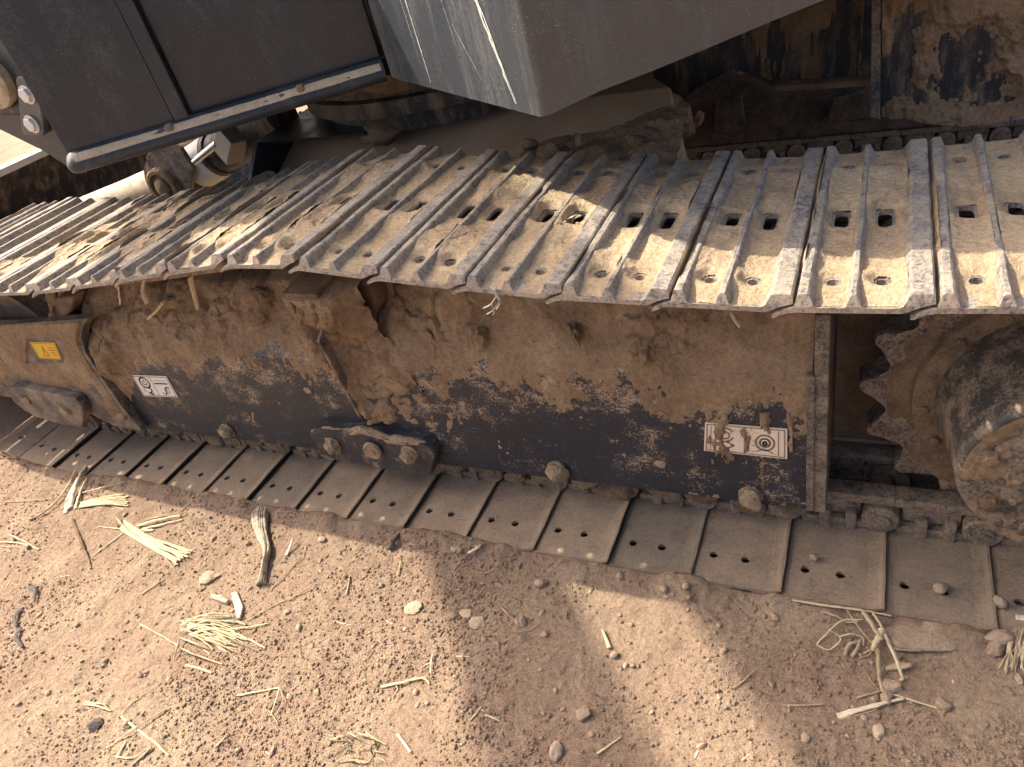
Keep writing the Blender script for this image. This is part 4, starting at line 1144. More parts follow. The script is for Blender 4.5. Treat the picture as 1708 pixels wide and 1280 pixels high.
# ------------------------------------------------------------------ loose things on the ground
def flat_stalk(bm, P3, w0, th, w1=None):
    """split reed or straw blade: flattened tube with slight taper"""
    w1 = w1 or w0 * 0.7
    n = len(P3); rings = []
    for i, p in enumerate(P3):
        t = (P3[min(i + 1, n - 1)] - P3[max(i - 1, 0)])
        t = t.normalized() if t.length > 1e-6 else Vector((1, 0, 0))
        s = t.cross(Vector((0, 0, 1)))
        s = s.normalized() if s.length > 1e-4 else Vector((1, 0, 0))
        q = s.cross(t)
        w_ = w0 + (w1 - w0) * i / (n - 1)
        rings.append([bm.verts.new(p + s * (w_ / 2) * cx + q * (th / 2) * cz) for cx, cz in ((-1, 0), (-.6, .8), (.1, 1), (.7, .7), (1, 0), (.5, -.9), (-.5, -.9))])
    for a, b in zip(rings, rings[1:]):
        for k in range(7): bm.faces.new((a[k], a[(k + 1) % 7], b[(k + 1) % 7], b[k]))
    bm.faces.new(list(reversed(rings[0]))); bm.faces.new(rings[-1])
def spline(P3, n=10):
    out = []
    for k in range(n + 1):
        t = k / n * (len(P3) - 1); i = min(int(t), len(P3) - 2); f = t - i
        p0 = P3[max(i - 1, 0)]; p1 = P3[i]; p2 = P3[i + 1]; p3 = P3[min(i + 2, len(P3) - 1)]
        out.append(0.5 * ((2 * p1) + (p2 - p0) * f + (2 * p0 - 5 * p1 + 4 * p2 - p3) * f * f + (3 * p1 - p0 - 3 * p2 + p3) * f ** 3))
    return out
def stalk_mesh(pxs, w0, lift, mat, origin=None, th=None, w1=None, wob=0.0, seed=0):
    rs = random.Random(seed)
    w0 = w0 * 0.74; w1 = w1 * 0.74 if w1 else None
    P3 = []
    for i, q in enumerate(pxs):
        l = (lift[i] if isinstance(lift, (list, tuple)) else lift) * 0.6 - w0 * 0.12
        p = PG(q[0], q[1], 0.0)
        p = Vector((p.x, p.y, max(p.z, gh(p.x, p.y)) + l + w0 * 0.35))
        P3.append(p)
    pts = spline(P3, 4 * len(P3))
    if wob: pts = [p + Vector((rs.uniform(-wob, wob), rs.uniform(-wob, wob), rs.uniform(-wob, wob) * 0.5)) for p in pts]
    o = origin or Vector((0, 0, 0))
    pts = [p - o for p in pts]
    bm = bmesh.new(); flat_stalk(bm, pts, w0, th or w0 * 0.55, w1)
    return bm_mesh('stalk', bm, mat, True, 60)
def bundle(name, label, cat, centre, stalks, group=None):
    """a heap of stalks that lies as one thing; each stalk is a part"""
    o = PG(*centre)
    e = bpy.data.objects.new(name, None); COL.objects.link(e); e.location = o; e.empty_display_size = 0.03
    e['label'] = label; e['category'] = cat
    if group: e['group'] = group
    for k, st in enumerate(stalks):
        pxs, w0, lift, mat = st[:4]
        pn_ = st[4] if len(st) > 4 else 'stalk'
        link(pn_, stalk_mesh(pxs, w0, lift, mat, o, seed=k, wob=w0 * 0.10, w1=(st[5] if len(st) > 5 else None)), e)
    return e
def single(name, label, cat, pxs, w0, lift, mat, group=None, th=None, w1=None, wob=0.0):
    o = PG(*pxs[0])
    return link(name, stalk_mesh(pxs, w0, lift, mat, o, th, w1, wob), None, label, cat, group, mw=Matrix.Translation(o))

S, S2, W = M_straw, M_straw2, M_wood
rs = random.Random(3)
# frayed reed bundle below the left shoes
st = []
for k in range(15):
    f = k / 14
    st.append(([(203 + 6 * f + rs.uniform(-2, 2), 884 - 14 * f), (245 + 4 * f, 912 - 16 * f), (283 + 14 * f + rs.uniform(-3, 3), 934 - 22 * f + rs.uniform(-2, 2)), (298 + 22 * f + rs.uniform(-7, 5), 943 - 22 * f + rs.uniform(-4, 3))], 0.008, [0.004, 0.006 + 0.008 * math.sin(f * 3.14), 0.006 + 0.008 * math.sin(f * 3.14), 0.004 + rs.uniform(0, .006)], S))
st.append(([(196, 866), (212, 884), (236, 900)], 0.010, 0.012, S2)); st.append(([(268, 922), (282, 938), (292, 952)], 0.004, [.004, .004, .001], S2))
st.append(([(262, 921), (268, 912), (272, 905)], 0.003, [.012, .019, .012], S2, 'binding_fibre'))
bundle('straw_bundle', 'thick pale reed bundle with frayed end, lying left of the weathered stick', 'straw', (255, 905), st)
st = [([(230, 880), (262, 872), (303, 862)], 0.016, [.006, .010, .004], S), ([(238, 884), (275, 876), (305, 868)], 0.012, [.002, .006, .002], S), ([(222, 884), (256, 886), (252, 884)], .008, .003, S), ([(245, 868), (275, 862), (306, 856)], .006, .004, S2), ([(240, 862), (250, 846)], .003, [.002, .02], S2),
      ([(205, 884), (170, 880), (162, 881)], .006, .003, S), ([(205, 891), (178, 912), (155, 930)], .008, .003, S), ([(218, 890), (240, 888), (256, 887)], .006, .005, S2)]
bundle('straw_tuft', 'loose split straw blades crossing the head of the reed bundle', 'straw', (245, 878), st)
# tuft, husk and curled leaf at the shoe edge, far left
st = []
for k in range(7):
    st.append(([(134 + rs.uniform(-3, 3), 840 + k * 1.3), (175, 838 + k * 1.6 - 4 + rs.uniform(-2, 2)), (212 + rs.uniform(-6, 4), 826 + k * 3.2)], 0.009, [.004, .012 - k * .001, .004], S))
st.append(([(125, 828), (165, 818), (210, 806)], .006, [.01, .012, .01], S)); st.append(([(185, 844), (198, 848), (207, 851)], .005, .002, S))
bundle('straw_tuft', 'yellow straw tuft lying beside the pale husk by the shoes', 'straw', (170, 836), st)
bundle('corn_husk', 'pale crumpled husk standing against the leftmost lower shoes', 'husk', (122, 840), [([(118, 850), (126, 830), (140, 806), (152, 792)], .030, [.0, .02, .04, .05], M_husk, 'husk_blade', .014), ([(112, 845), (118, 836), (132, 815)], .022, [.0, .02, .03], M_husk, 'husk_blade', .012), ([(126, 850), (136, 826), (150, 806)], .016, [.0, .012, .03], M_husk, 'husk_blade', .008), ([(110, 858), (114, 846), (120, 838)], .020, [0, .008, .01], M_husk, 'husk_blade')])
single('curled_leaf', 'long brown curled leaf sloping down from the leftmost shoes', 'leaf', [(132, 792), (118, 816), (96, 842), (68, 862), (50, 869)], .020, [.03, .022, .014, .008, .003], M_straw2, th=.006, w1=.008)
single('straw_stalk', 'thin long straw stalk running left from the pale husk', 'straw', [(108, 828), (60, 836), (8, 838)], .005, .003, S2)
single('dark_soil_strip', 'dark crumbly strip in the soil below the pale husk', 'stem', [(122, 868), (134, 900), (148, 934), (152, 950)], .014, [.0, .0, .0, -.002], M_mud2, th=.008, wob=.001)  # low strip in dark mud colour lying along the ground
bundle('straw_tuft', 'few short straws at the left edge of the picture', 'straw', (40, 908), [([(0, 905), (35, 908), (66, 918)], .008, .004, S), ([(18, 894), (40, 904), (62, 916)], .006, .007, S), ([(0, 912), (30, 914), (62, 921)], .005, .002, S2)])
# weathered stick
o = PG(438, 975)
bm = bmesh.new()
P3 = [PG(441, 846) + Vector((0, 0, .016)), PG(437, 868) + Vector((0, 0, .020)), PG(440, 895) + Vector((0, 0, .019)), PG(448, 920) + Vector((0, 0, .016)), PG(444, 945) + Vector((0, 0, .014)), PG(437, 977) + Vector((0, 0, .010))]
for k in range(8):
    f = (k - 3.5) / 3.5
    sp = spline([p + Vector((f * .021 * (0.55 + 0.45 * math.sin(i * 1.1 + .6)) + rs.uniform(-.002, .002), f * .006, -abs(f) ** 2 * .008 + rs.uniform(-.002, .002))) for i, p in enumerate(P3)], 18)
    flat_stalk(bm, [p - o for p in sp], .0095 + .004 * (k % 3 == 0), .012, .006)
link('weathered_stick', bm_mesh('weathered_stick', bm, W, True, 60), None, 'split grey weathered stick leaning out from under the lower shoes', 'stick', mw=Matrix.Translation(o))
def chip(name, label, cat, quad, th, mat, lift=0.0):
    o = PG(*quad[0]); bm = bmesh.new()
    prism(bm, [PG(x, y) - o + Vector((0, 0, lift)) for x, y in quad], (0, 0, th), th * 0.2)
    me = bm_mesh(name, bm, mat); jitter(me, 0.0012, 60)
    return link(name, me, None, label, cat, mw=Matrix.Translation(o))
chip('wood_chip', 'short pale wood chip lying left of the upright chip', 'wood chip', [(354, 993), (376, 997), (386, 1005), (380, 1011), (355, 1001)], .012, W)
chip('wood_chip', 'upright pale wood chip above the big straw pile', 'wood chip', [(387, 992), (397, 989), (407, 1015), (403, 1034), (397, 1035)], .008, M_husk)
# the big straw pile
st = []
for k in range(30):
    x0 = rs.uniform(298, 345); y0 = rs.uniform(1036, 1070)
    a = rs.gauss(0.48, 0.22); L = rs.uniform(40, 95)
    x1 = x0 + L * math.cos(a); y1 = y0 + L * math.sin(a) * 0.85
    st.append(([(x0, y0), ((x0 + x1) / 2, (y0 + y1) / 2 - rs.uniform(-3, 6)), (x1, y1)], rs.uniform(.003, .006), [rs.uniform(.002, .02), rs.uniform(.006, .03), rs.uniform(.001, .012)], S if k % 4 else S2))
for k in range(12):
    x0 = rs.uniform(300, 330); y0 = rs.uniform(1035, 1062); x1 = x0 + rs.uniform(40, 90); y1 = y0 + rs.uniform(-12, 6)
    st.append(([(x0, y0), ((x0 + x1) / 2, (y0 + y1) / 2 - 3), (x1, y1)], rs.uniform(.004, .007), [.012, .026, .008], S))
st += [([(305, 1066), (298, 1084), (290, 1102)], .008, [.02, .012, .002], S2), ([(235, 1042), (280, 1068), (320, 1092), (372, 1109)], .008, [.001, .006, .010, .003], S2), ([(388, 1057), (415, 1068), (443, 1082)], .008, [.010, .008, .002], S),
       ([(380, 1052), (415, 1049), (448, 1042)], .006, [.010, .010, .006], S), ([(375, 1038), (400, 1040), (412, 1044)], .012, .003, W), ([(320, 1045), (335, 1050), (345, 1056)], .010, .02, S)]
bundle('straw_pile', 'largest pile of tangled pale straw, in the lower left', 'straw', (345, 1068), st)
single('straw_stalk', 'short straight straw just below the big straw pile', 'straw', [(311, 1111), (332, 1116), (354, 1124)], .009, .003, S)
single('straw_stalk', 'single straw slanting above and left of the pale flat clod', 'straw', [(236, 993), (255, 980), (275, 967)], .006, .004, S)
bundle('forked_twig', 'pale forked twig with a bent tip right of the straw pile', 'twig', (675, 1140), [([(636, 1147), (660, 1143), (690, 1136), (713, 1131)], .009, [.003, .004, .006, .006], S), ([(660, 1143), (664, 1151), (660, 1156)], .005, .003, S), ([(704, 1132), (713, 1137), (717, 1143)], .007, .006, S), ([(719, 1124), (721, 1108), (722, 1093)], .006, [.006, .01, .004], S)])
single('straw_stalk', 'tiny straw between the forked twig and the shade', 'straw', [(784, 1203), (794, 1192), (803, 1180)], .005, .003, S)
bundle('straw_tuft', 'two short parallel straws beside the dark stone', 'straw', (165, 1180), [([(143, 1176), (165, 1180), (186, 1187)], .007, .004, S), ([(142, 1172), (160, 1175), (178, 1176)], .006, .006, S), ([(165, 1172), (178, 1180), (184, 1186)], .005, .008, S2)])
bundle('crossed_straws', 'crossed long straws near the bottom left corner', 'straw', (235, 1225), [([(203, 1196), (235, 1222), (262, 1242), (283, 1262)], .008, .004, S), ([(178, 1250), (215, 1226), (262, 1194), (285, 1182)], .006, [.002, .008, .006, .002], S2), ([(196, 1265), (208, 1244), (212, 1238)], .008, .004, S), ([(195, 1264), (222, 1266), (248, 1250)], .005, .006, S), ([(222, 1278), (240, 1262), (254, 1248)], .010, .004, S2)])
single('straw_stalk', 'curved brown stem above the crossed straws', 'stem', [(205, 1190), (232, 1166), (268, 1142)], .004, .004, S2)
bundle('twig_tuft', 'small twiggy tuft below and right of the straw pile', 'twig', (450, 1170), [([(396, 1162), (430, 1156), (466, 1149)], .007, .005, S), ([(468, 1150), (462, 1172), (452, 1196)], .006, [.008, .01, .002], S), ([(470, 1152), (474, 1172), (462, 1192)], .004, [.01, .012, .002], S2), ([(448, 1186), (458, 1198), (464, 1208)], .004, .004, S2), ([(446, 1172), (444, 1184), (452, 1196)], .003, .006, S2)])
single('root_fibre', 'thin dark root right of the weathered stick', 'root', [(452, 985), (480, 955), (503, 932), (513, 908)], .005, [.002, .008, .010, .004], S2)
single('root_fibre', 'long thin root arcing below the weathered stick', 'root', [(415, 1035), (460, 1010), (505, 990), (530, 972)], .005, [.002, .004, .008, .010], S2)
single('husk_flake', 'pale husk flake leaning right of the weathered stick', 'husk', [(478, 928), (486, 916), (492, 904)], .014, [.002, .012, .02], M_husk, th=.004, w1=.006)
single('straw_stalk', 'upright straw bit in the ground between stick and stripe', 'straw', [(578, 994), (582, 978), (584, 962)], .008, .004, S2)
single('straw_stalk', 'short dark straw bit near the shadow edge below the shoes', 'straw', [(664, 962), (668, 948), (669, 938)], .008, .004, S2)
single('bark_strip', 'dark bark strip poking out under the middle shoes', 'bark', [(648, 918), (662, 905), (680, 888)], .022, [.004, .014, .024], M_leafdark, th=.008, w1=.010)
bundle('root_tangle', 'tangle of thin roots with a long stem at the shoes in shade', 'roots', (800, 910), [([(748, 880), (772, 898), (797, 916)], .008, [.03, .02, .008], S), ([(783, 926), (800, 917), (812, 908)], .012, [.01, .014, .02], M_husk), ([(803, 920), (812, 905), (820, 893)], .006, [.01, .02, .03], S2), ([(758, 952), (770, 935), (790, 920)], .005, [.002, .008, .012], S2), ([(780, 956), (815, 956), (834, 938), (838, 915)], .003, [.002, .006, .012, .012], S2), ([(770, 946), (792, 938), (822, 945)], .003, .006, S2), ([(800, 974), (812, 974), (822, 970)], .003, .003, S2), ([(840, 934), (852, 934), (860, 932)], .004, .003, S2)])
single('straw_stalk', 'straw bit standing in the sunlit stripe', 'straw', [(1017, 1083), (1012, 1068), (1006, 1054)], .014, [.002, .004, .006], S, w1=.006)
single('twig', 'thin twig lying from a round clod in the shade stripe', 'twig', [(838, 1016), (850, 1028), (862, 1038)], .006, .004, S2)
single('twig', 'curved thin root below the round clod in the shade stripe', 'root', [(865, 1056), (885, 1052), (898, 1042)], .004, .003, S2)
single('straw_stalk', 'straight straw in the shade at the bottom middle', 'straw', [(996, 1259), (1015, 1246), (1036, 1231)], .006, .003, S)
single('straw_stalk', 'thin straw slanting at the right border of the sunlit stripe', 'straw', [(1222, 1150), (1242, 1136), (1260, 1118)], .005, .004, S2)
# right: root crown and straws at the shoe edge
st = [([(1440, 1028), (1452, 1050), (1470, 1078)], .014, [.02, .03, .03], S2, 'stalk', .012), ([(1475, 1068), (1490, 1098), (1505, 1132), (1500, 1138)], .010, [.03, .02, .008, .004], S), ([(1464, 1092), (1466, 1130), (1474, 1158)], .011, [.02, .010, .003], S2),
      ([(1470, 1060), (1462, 1078), (1454, 1090)], .016, [.035, .025, .015], S), ([(1372, 1022), (1395, 1032), (1412, 1042), (1432, 1044)], .009, [.006, .012, .014, .02], S2), ([(1362, 1076), (1380, 1060), (1402, 1042), (1438, 1040)], .005, [.003, .012, .018, .02], S), ([(1362, 1076), (1382, 1086), (1402, 1070), (1382, 1054)], .005, [.003, .006, .012, .012], S),
      ([(1400, 1066), (1420, 1062), (1438, 1068), (1440, 1080)], .005, [.012, .014, .012, .004], S), ([(1408, 1094), (1416, 1080), (1430, 1074)], .010, [.003, .010, .012], S2), ([(1420, 1096), (1430, 1086), (1434, 1072)], .010, [.003, .010, .014], S2), ([(1440, 1092), (1456, 1088), (1478, 1098)], .004, [.004, .012, .006], S2),
      ([(1410, 1018), (1430, 1052), (1460, 1086)], .005, [.015, .025, .02], S2), ([(1456, 1030), (1468, 1052), (1476, 1072)], .008, [.02, .03, .03], S), ([(1442, 1098), (1452, 1092), (1444, 1082)], .004, .008, S2), ([(1500, 1120), (1508, 1128), (1512, 1133)], .004, .004, S2)]
bundle('straw_stubble', 'dug out clump of straw stubble at the shoe edge, lower right', 'roots', (1450, 1070), st)
single('straw_stalk', 'long straw lying along the edge of the right lower shoes', 'straw', [(1322, 1005), (1370, 1014), (1430, 1022), (1486, 1031)], .008, [.012, .014, .014, .010], S)
bundle('flat_straw', 'flat double straw blade below the straw stubble', 'straw', (1450, 1182), [([(1396, 1199), (1440, 1186), (1500, 1168)], .010, [.003, .004, .004], M_husk), ([(1396, 1195), (1445, 1181), (1506, 1168)], .008, [.006, .007, .005], M_husk), ([(1400, 1201), (1430, 1194), (1462, 1184)], .006, .002, S2)])
single('straw_stalk', 'thin straw left of the flat double blade', 'straw', [(1304, 1177), (1338, 1178), (1374, 1176)], .005, .003, S2)
single('straw_stalk', 'thin straw running right from the tip of the flat blade', 'straw', [(1472, 1154), (1515, 1168), (1562, 1183)], .005, .004, M_husk)
bundle('twig_tuft', 'thin crossed twigs under the straw stubble', 'twig', (1455, 1158), [([(1428, 1166), (1450, 1160), (1470, 1154)], .006, .004, S2), ([(1444, 1122), (1452, 1136), (1460, 1146)], .004, .004, S2), ([(1460, 1160), (1462, 1166), (1466, 1170)], .004, .004, S2)])
chip('bark_chip', 'blunt brown chip right of the straw stubble', 'wood chip', [(1474, 1116), (1500, 1108), (1520, 1110), (1522, 1116), (1505, 1120), (1478, 1121)], .010, M_straw2)
st = []
for k in range(16):
    x0 = 1698 + rs.uniform(-6, 12); st.append(([(x0, 1050 + rs.uniform(-6, 12)), (x0 - 8 + rs.uniform(-6, 8), 1085 + rs.uniform(-6, 6)), (x0 - 14 + rs.uniform(-16, 18), 1118 + rs.uniform(-8, 10))], rs.uniform(.004, .008), [.045, .025, .003], S if k % 2 else S2))
st.append(([(1690, 1048), (1712, 1050)], .024, .05, M_husk, 'node'))
bundle('straw_tuft', 'upright straw stump at the right edge of the picture', 'straw', (1695, 1095), st)
# dark leaf scraps, left
for k, (pts, lab) in enumerate((([(52, 980), (62, 990), (60, 1006)], 'uppermost of three dark leaf scraps at the left'), ([(34, 1018), (28, 1034), (30, 1048)], 'middle one of three dark leaf scraps at the left'), ([(36, 1050), (30, 1066), (40, 1082)], 'lowest of three dark leaf scraps at the left'))):
    single('leaf_scrap', lab, 'leaf', pts, .020, [.004, .012, .006], M_leafdark, 'dark leaf scraps', th=.004, w1=.010)
st = []
for k in range(22):
    x0 = rs.uniform(570, 640); y0 = rs.uniform(1222, 1275); a = rs.uniform(0, 3.14); L = rs.uniform(15, 45)
    st.append(([(x0, y0), (x0 + L * .5 * math.cos(a) + rs.uniform(-6, 6), y0 + L * .4 * math.sin(a)), (x0 + L * math.cos(a), y0 + L * .7 * math.sin(a))], rs.uniform(.002, .006), [rs.uniform(0, .01), rs.uniform(.004, .02), rs.uniform(0, .008)], (S2, S2, M_leafdark, S)[k % 4]))
bundle('root_tangle', 'brown root tangle at the bottom edge left of centre', 'roots', (605, 1245), st)
single('straw_stalk', 'pale straw bit right of the bottom root tangle', 'straw', [(664, 1226), (674, 1240), (686, 1256)], .009, .004, M_husk)
single('straw_stalk', 'small split straw at the bottom left of centre', 'straw', [(362, 1246), (372, 1236), (380, 1226)], .006, .004, S)

# stones and clods that stand out
def stone(name, label, px, size, mat, squash, seed, rot=0.0, sink=0.35):
    p = PG(*px)
    me = lump_mesh(name, mat, size, 4, 0.40, squash, seed); jitter(me, size * .06, 4 / size, seed)
    return link(name, me, None, label, 'stone' if 'stone' in name else 'clod', mw=Matrix.Translation(p + Vector((0, 0, size * squash[2] * (1 - sink) * .6))) @ Matrix.Rotation(rot, 4, 'Z'))
stone('soil_clod', 'pale flat oval clod between reed bundle and chips', (349, 966), .032, M_stone, (1, .7, .35), 400, .5)
stone('flat_stone', 'flat pale stone slab on sunlit soil left of the shade', (691, 1014), .022, M_stone, (1, .8, .22), 401, .3)
stone('flat_stone', 'flat pinkish stone at the shadow edge', (797, 1040), .020, M_stone, (1.1, .8, .3), 402, .2)
stone('flat_stone', 'flat stone right at the shade border above the pinkish one', (778, 1024), .017, M_stone, (1.1, .7, .25), 403, .1)
stone('soil_clod', 'round clod with a twig in the shade stripe', (869, 1040), .014, M_clod, (1, 1, .9), 404)
stone('soil_clod', 'oval clod below the shoes in the shade stripe', (902, 976), .016, M_clod, (1, .75, .8), 405, .6)
stone('soil_clod', 'round clod low in the shade stripe', (974, 1192), .015, M_clod, (1, 1, .9), 406)
stone('pale_stone', 'pale pointed stone at the bottom of the shade stripe', (928, 1255), .016, M_stone, (.8, 1.2, .6), 407, .2)
stone('dark_stone', 'dark rough stone at the lower left', (158, 1212), .020, M_darkstone, (1, .8, .55), 408, .4)
stone('pale_stone', 'squarish stone under the right shoes beside the straw stump', (1668, 1068), .020, M_clod, (1.1, .8, .8), 409, .3)
stone('pale_stone', 'grey stone right of the straw stubble at the shoe edge', (1660, 1085), .018, M_clod, (1, .7, .8), 410, .7)
stone('soil_clod', 'small clod lying on the second lower shoe from the right', (1570, 985), .001, M_clod, (1, 1, .7), 411)
stone('soil_clod', 'clod at the end of the thin straw, lower right', (1573, 1178), .014, M_clod, (1, .9, .8), 412)
stone('pale_stone', 'round stone under the straw stubble stalk', (1490, 1148), .016, M_clod, (1.2, .9, .6), 413)
stone('soil_clod', 'clod under the tip of the flat straw blade', (1480, 1166), .013, M_clod, (1, 1, .8), 414)
stone('pale_stone', 'small pale stone right of centre in the lower shade', (1465, 1222), .012, M_stone, (.9, 1.1, .7), 415)
stone('cracked_earth', 'flat cracked slab of earth at the foot of the right shoes', (1535, 1062), .055, M_clod, (1.3, .7, .16), 416, .25, .8)
bpy.data.objects.remove([o_ for o_ in COL.objects if o_.get('label', '') == 'small clod lying on the second lower shoe from the right'][0])
for k, (px, lab) in enumerate((((1569, 985), 'small round clod on the second last lower shoe at the right'), ((1668, 1009), 'angular clod beside a hole of the rightmost lower shoe'), ((1358, 933), 'small clod on the third last lower shoe at the right'))):
    p = PZ(px[0], px[1], 0.004)
    me = lump_mesh('soil_clod', M_clod, .013 if k != 2 else .010, 3, .4, (1, 1, .8), 430 + k)
    link('soil_clod', me, None, lab, 'clod', mw=Matrix.Translation((p[0], p[1], .012)))

# loose clods one could pick up: individuals sharing a few meshes
CL = [lump_mesh('soil_clod', M_clod, 1.0, 2, 0.42, (1, .85, .72), 500 + k) for k in range(10)]
cnt = 0
tries = 0
while cnt < 170 and tries < 9000:
    tries += 1
    px, py_ = random.uniform(-20, 1730), random.uniform(780, 1300)
    p = PG(px, py_)
    if p.y > -0.012: continue
    dens = 0.35 + 0.65 * float(vnoise(np.array([p.x * 3]), np.array([p.y * 3]), 0, 77)[0])
    if random.random() > dens: continue
    r = 0.0042 + 0.0062 * random.random() ** 2.4
    if p.y > -0.08: r *= 1.15
    mw = Matrix.Translation(p + Vector((0, 0, r * .18))) @ Matrix.Rotation(random.uniform(0, 6.28), 4, 'Z') @ Matrix.Rotation(random.uniform(-.6, .6), 4, 'X') @ Matrix.Diagonal((r * random.uniform(.8, 1.3), r, r * random.uniform(.8, 1.1), 1))
    link('soil_clod', random.choice(CL), None, 'small loose brown soil clod lying on the ground', 'clod', 'loose soil clods on the ground', mw=mw)
    cnt += 1
# crumbs too many to count: one mesh
def crumbs(n, seed):
    rg = np.random.default_rng(seed)
    bm = bmesh.new(); bmesh.ops.create_icosphere(bm, subdivisions=1, radius=1.0)
    bv_ = np.array([v.co[:] for v in bm.verts]); bf = np.array([[v.index for v in f.verts] for f in bm.faces]); bm.free()
    px = rg.uniform(-30, 1740, n * 3); py_ = rg.uniform(770, 1300, n * 3)
    q = np.stack([(px - 854) / FPX, (py_ - 640) / FPX, np.ones_like(px)], -1) @ CAM_R
    t = (GZ - CAM_C[2]) / q[:, 2]
    P_ = CAM_C + q * t[:, None]
    d = fbm(P_[:, 0] * 4, P_[:, 1] * 4, 0, 3, 88)
    ok = (P_[:, 1] < -0.006) & (rg.random(len(px)) < np.clip((d - .28) * 2.6, .1, 1) * (1 - 0.55 * sstep(-0.35, 0.1, P_[:, 0])))
    P_ = P_[ok][:n]; n = len(P_)
    r = 0.0008 + 0.0036 * rg.random(n) ** 4.2
    z = ground_h(P_[:, 0], P_[:, 1])
    sc = np.stack([r * rg.uniform(.8, 1.35, n), r * rg.uniform(.8, 1.2, n), r * rg.uniform(.6, 1.0, n)], -1)
    a = rg.uniform(0, 6.28, n); ca, sa = np.cos(a), np.sin(a)
    V = bv_[None] * (1 + rg.uniform(-.28, .22, (n, len(bv_), 1))) * sc[:, None]
    V = np.stack([V[..., 0] * ca[:, None] - V[..., 1] * sa[:, None], V[..., 0] * sa[:, None] + V[..., 1] * ca[:, None], V[..., 2]], -1)
    V = V + np.stack([P_[:, 0], P_[:, 1], z + r * .25], -1)[:, None]
    Fq = (bf[None] + (np.arange(n) * len(bv_))[:, None, None]).reshape(-1, 3)
    return fast_mesh('soil_crumbs', V.reshape(-1, 3), Fq, M_ground, True)
link('soil_crumbs', crumbs(26000, 5), None, 'fine soil crumbs strewn over the bare ground', 'soil', None, 'stuff')

# wisps of straw caught under the near edge of the upper track, and scraps lying on it
def wisp(name, label, cat, pts, Yp, w0, mat, th=.004, w1=None):
    P3 = [Vector(PY(x, y, Yp)) for x, y in pts]; o = P3[0]
    bm = bmesh.new(); flat_stalk(bm, [p - o for p in spline(P3, 14)], w0, th, w1)
    me = bm_mesh(name, bm, mat, True, 60); jitter(me, .0015, 70, len(pts))
    return link(name, me, None, label, cat, mw=Matrix.Translation(o))
wisp('straw_wisp', 'short pale wisp hanging under the track left of the flat one', 'straw', [(241, 466), (238, 486), (246, 506)], .05, .012, M_husk, w1=.016)
wisp('straw_wisp', 'flat pale straw strip hanging under the upper track', 'straw', [(317, 462), (322, 484), (330, 516)], .05, .018, M_husk, w1=.014)
wisp('straw_wisp', 'broken straw bit stuck in the mud beside the hanging wisps', 'straw', [(273, 504), (262, 518), (247, 532)], .165, .016, M_husk, .008)
wisp('straw_wisp', 'thin pale thread hanging from the shoe edge far left', 'straw', [(197, 478), (199, 492), (200, 508)], .02, .006, M_husk)
wisp('straw_wisp', 'small straw bit wedged under the track near the white sticker', 'straw', [(1219, 522), (1225, 532), (1233, 544)], .04, .012, M_husk)
o = Vector(PY(826, 486, 0.004))
e = bpy.data.objects.new('torn_film', None); COL.objects.link(e); e.location = o; e['label'] = 'torn pale plastic shred dangling from the shoe edge at centre'; e['category'] = 'plastic'
for k, pts in enumerate(([(824, 482), (828, 492), (834, 504), (828, 516)], [(828, 494), (818, 508), (806, 514)], [(832, 504), (822, 518), (812, 524)], [(820, 508), (824, 520), (822, 526)])):
    P3 = [Vector(PY(x, y, -0.004 + .004 * k)) - o for x, y in pts]
    bm = bmesh.new(); flat_stalk(bm, spline(P3, 12), .012 - .002 * k, .002, .004)
    link('film_strip', bm_mesh('film_strip', bm, M_white, True, 60), e)
o = Vector(PZ(955, 370, 0.735))
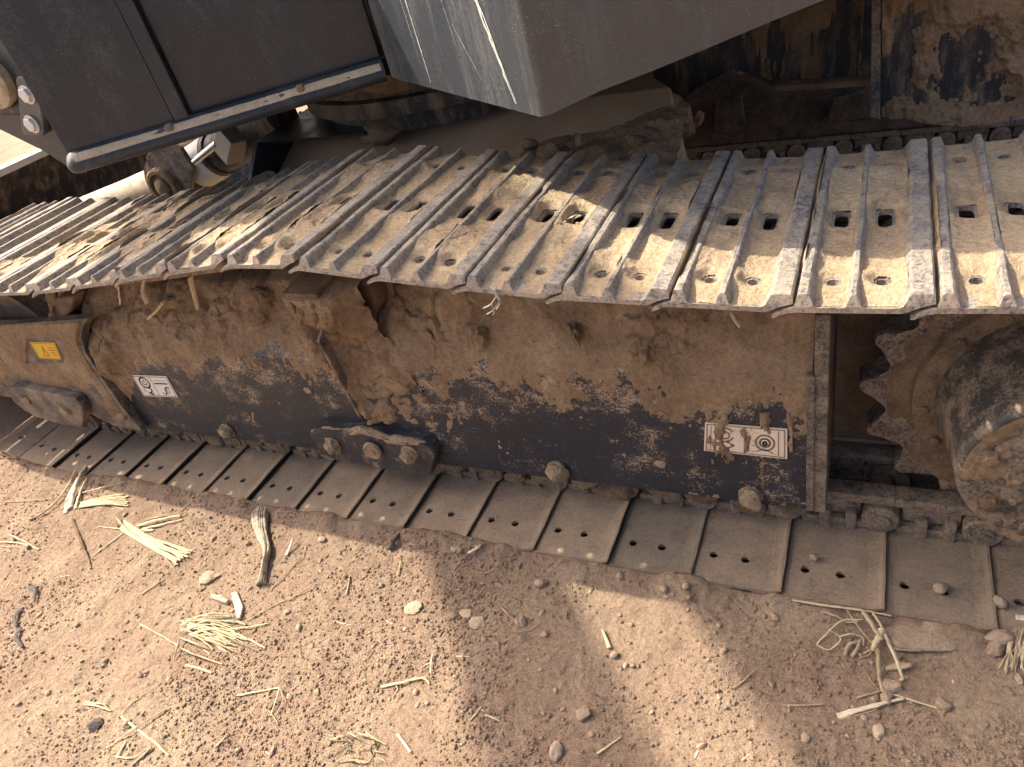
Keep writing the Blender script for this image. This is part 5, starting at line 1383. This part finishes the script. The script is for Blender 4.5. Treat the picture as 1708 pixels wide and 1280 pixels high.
e = bpy.data.objects.new('dry_leaf', None); COL.objects.link(e); e.location = o; e['label'] = 'crumpled dry leaf caught in a shoe slot in the sun'; e['category'] = 'leaf'
rs = random.Random(9)
for k in range(7):
    x, y = rs.uniform(938, 972), rs.uniform(362, 380)
    P3 = [Vector(PZ(x, y, .735 + rs.uniform(0, .006))) - o, Vector(PZ(x + rs.uniform(-10, 10), y + rs.uniform(-6, 6), .735 + rs.uniform(.008, .018))) - o, Vector(PZ(x + rs.uniform(-18, 18), y + rs.uniform(-8, 8), .735 + rs.uniform(0, .01))) - o]
    bm = bmesh.new(); flat_stalk(bm, spline(P3, 8), rs.uniform(.006, .012), .0015, .004)
    link('leaf_blade', bm_mesh('leaf_blade', bm, M_husk if k % 2 else M_straw2, True, 60), e)

# mud smeared over the right sticker and the yellow one
def f_st(a, b, x, z):
    n = fbm(x * 45, z * 14, 0, 4, 800, 0.6)
    drip = np.exp(-((a - 1212) / 9) ** 2) * sstep(742, 700, b) + np.exp(-((a - 1262) / 16) ** 2) * sstep(752, 702, b)
    t = (n - 0.69 + 0.25 * drip + 0.10 * sstep(712, 700, b)) * 0.03
    return np.where((b > 690) & (b < 775), np.clip(t, -0.002, 0.005), -0.003)
px_crust('mud_smear', 1168, 1322, 686, 776, 1.1, FY - 0.0028, f_st, M_mud, TF)
# broken straw bits trodden into the soil
rs = random.Random(21)
for k in range(46):
    for _ in range(50):
        px, py_ = rs.uniform(0, 1700), rs.uniform(800, 1275)
        p = PG(px, py_)
        if p.y < -0.02 and (p.x < 0 or rs.random() < 0.35): break
    a = rs.uniform(0, 3.14); L = rs.uniform(8, 30)
    dx, dy = L * math.cos(a), L * .6 * math.sin(a)
    w_ = rs.uniform(.0022, .0052)
    o = PG(px, py_)
    me = stalk_mesh([(px, py_), (px + dx * .5 + rs.uniform(-2, 2), py_ + dy * .5 + rs.uniform(-2, 2)), (px + dx, py_ + dy)], w_, 0.0, (M_straw, M_straw2, M_husk)[k % 3], o, seed=k)
    link('straw_bit', me, None, 'short broken straw bit trodden into the soil', 'straw', 'broken straw bits on the ground', mw=Matrix.Translation(o))
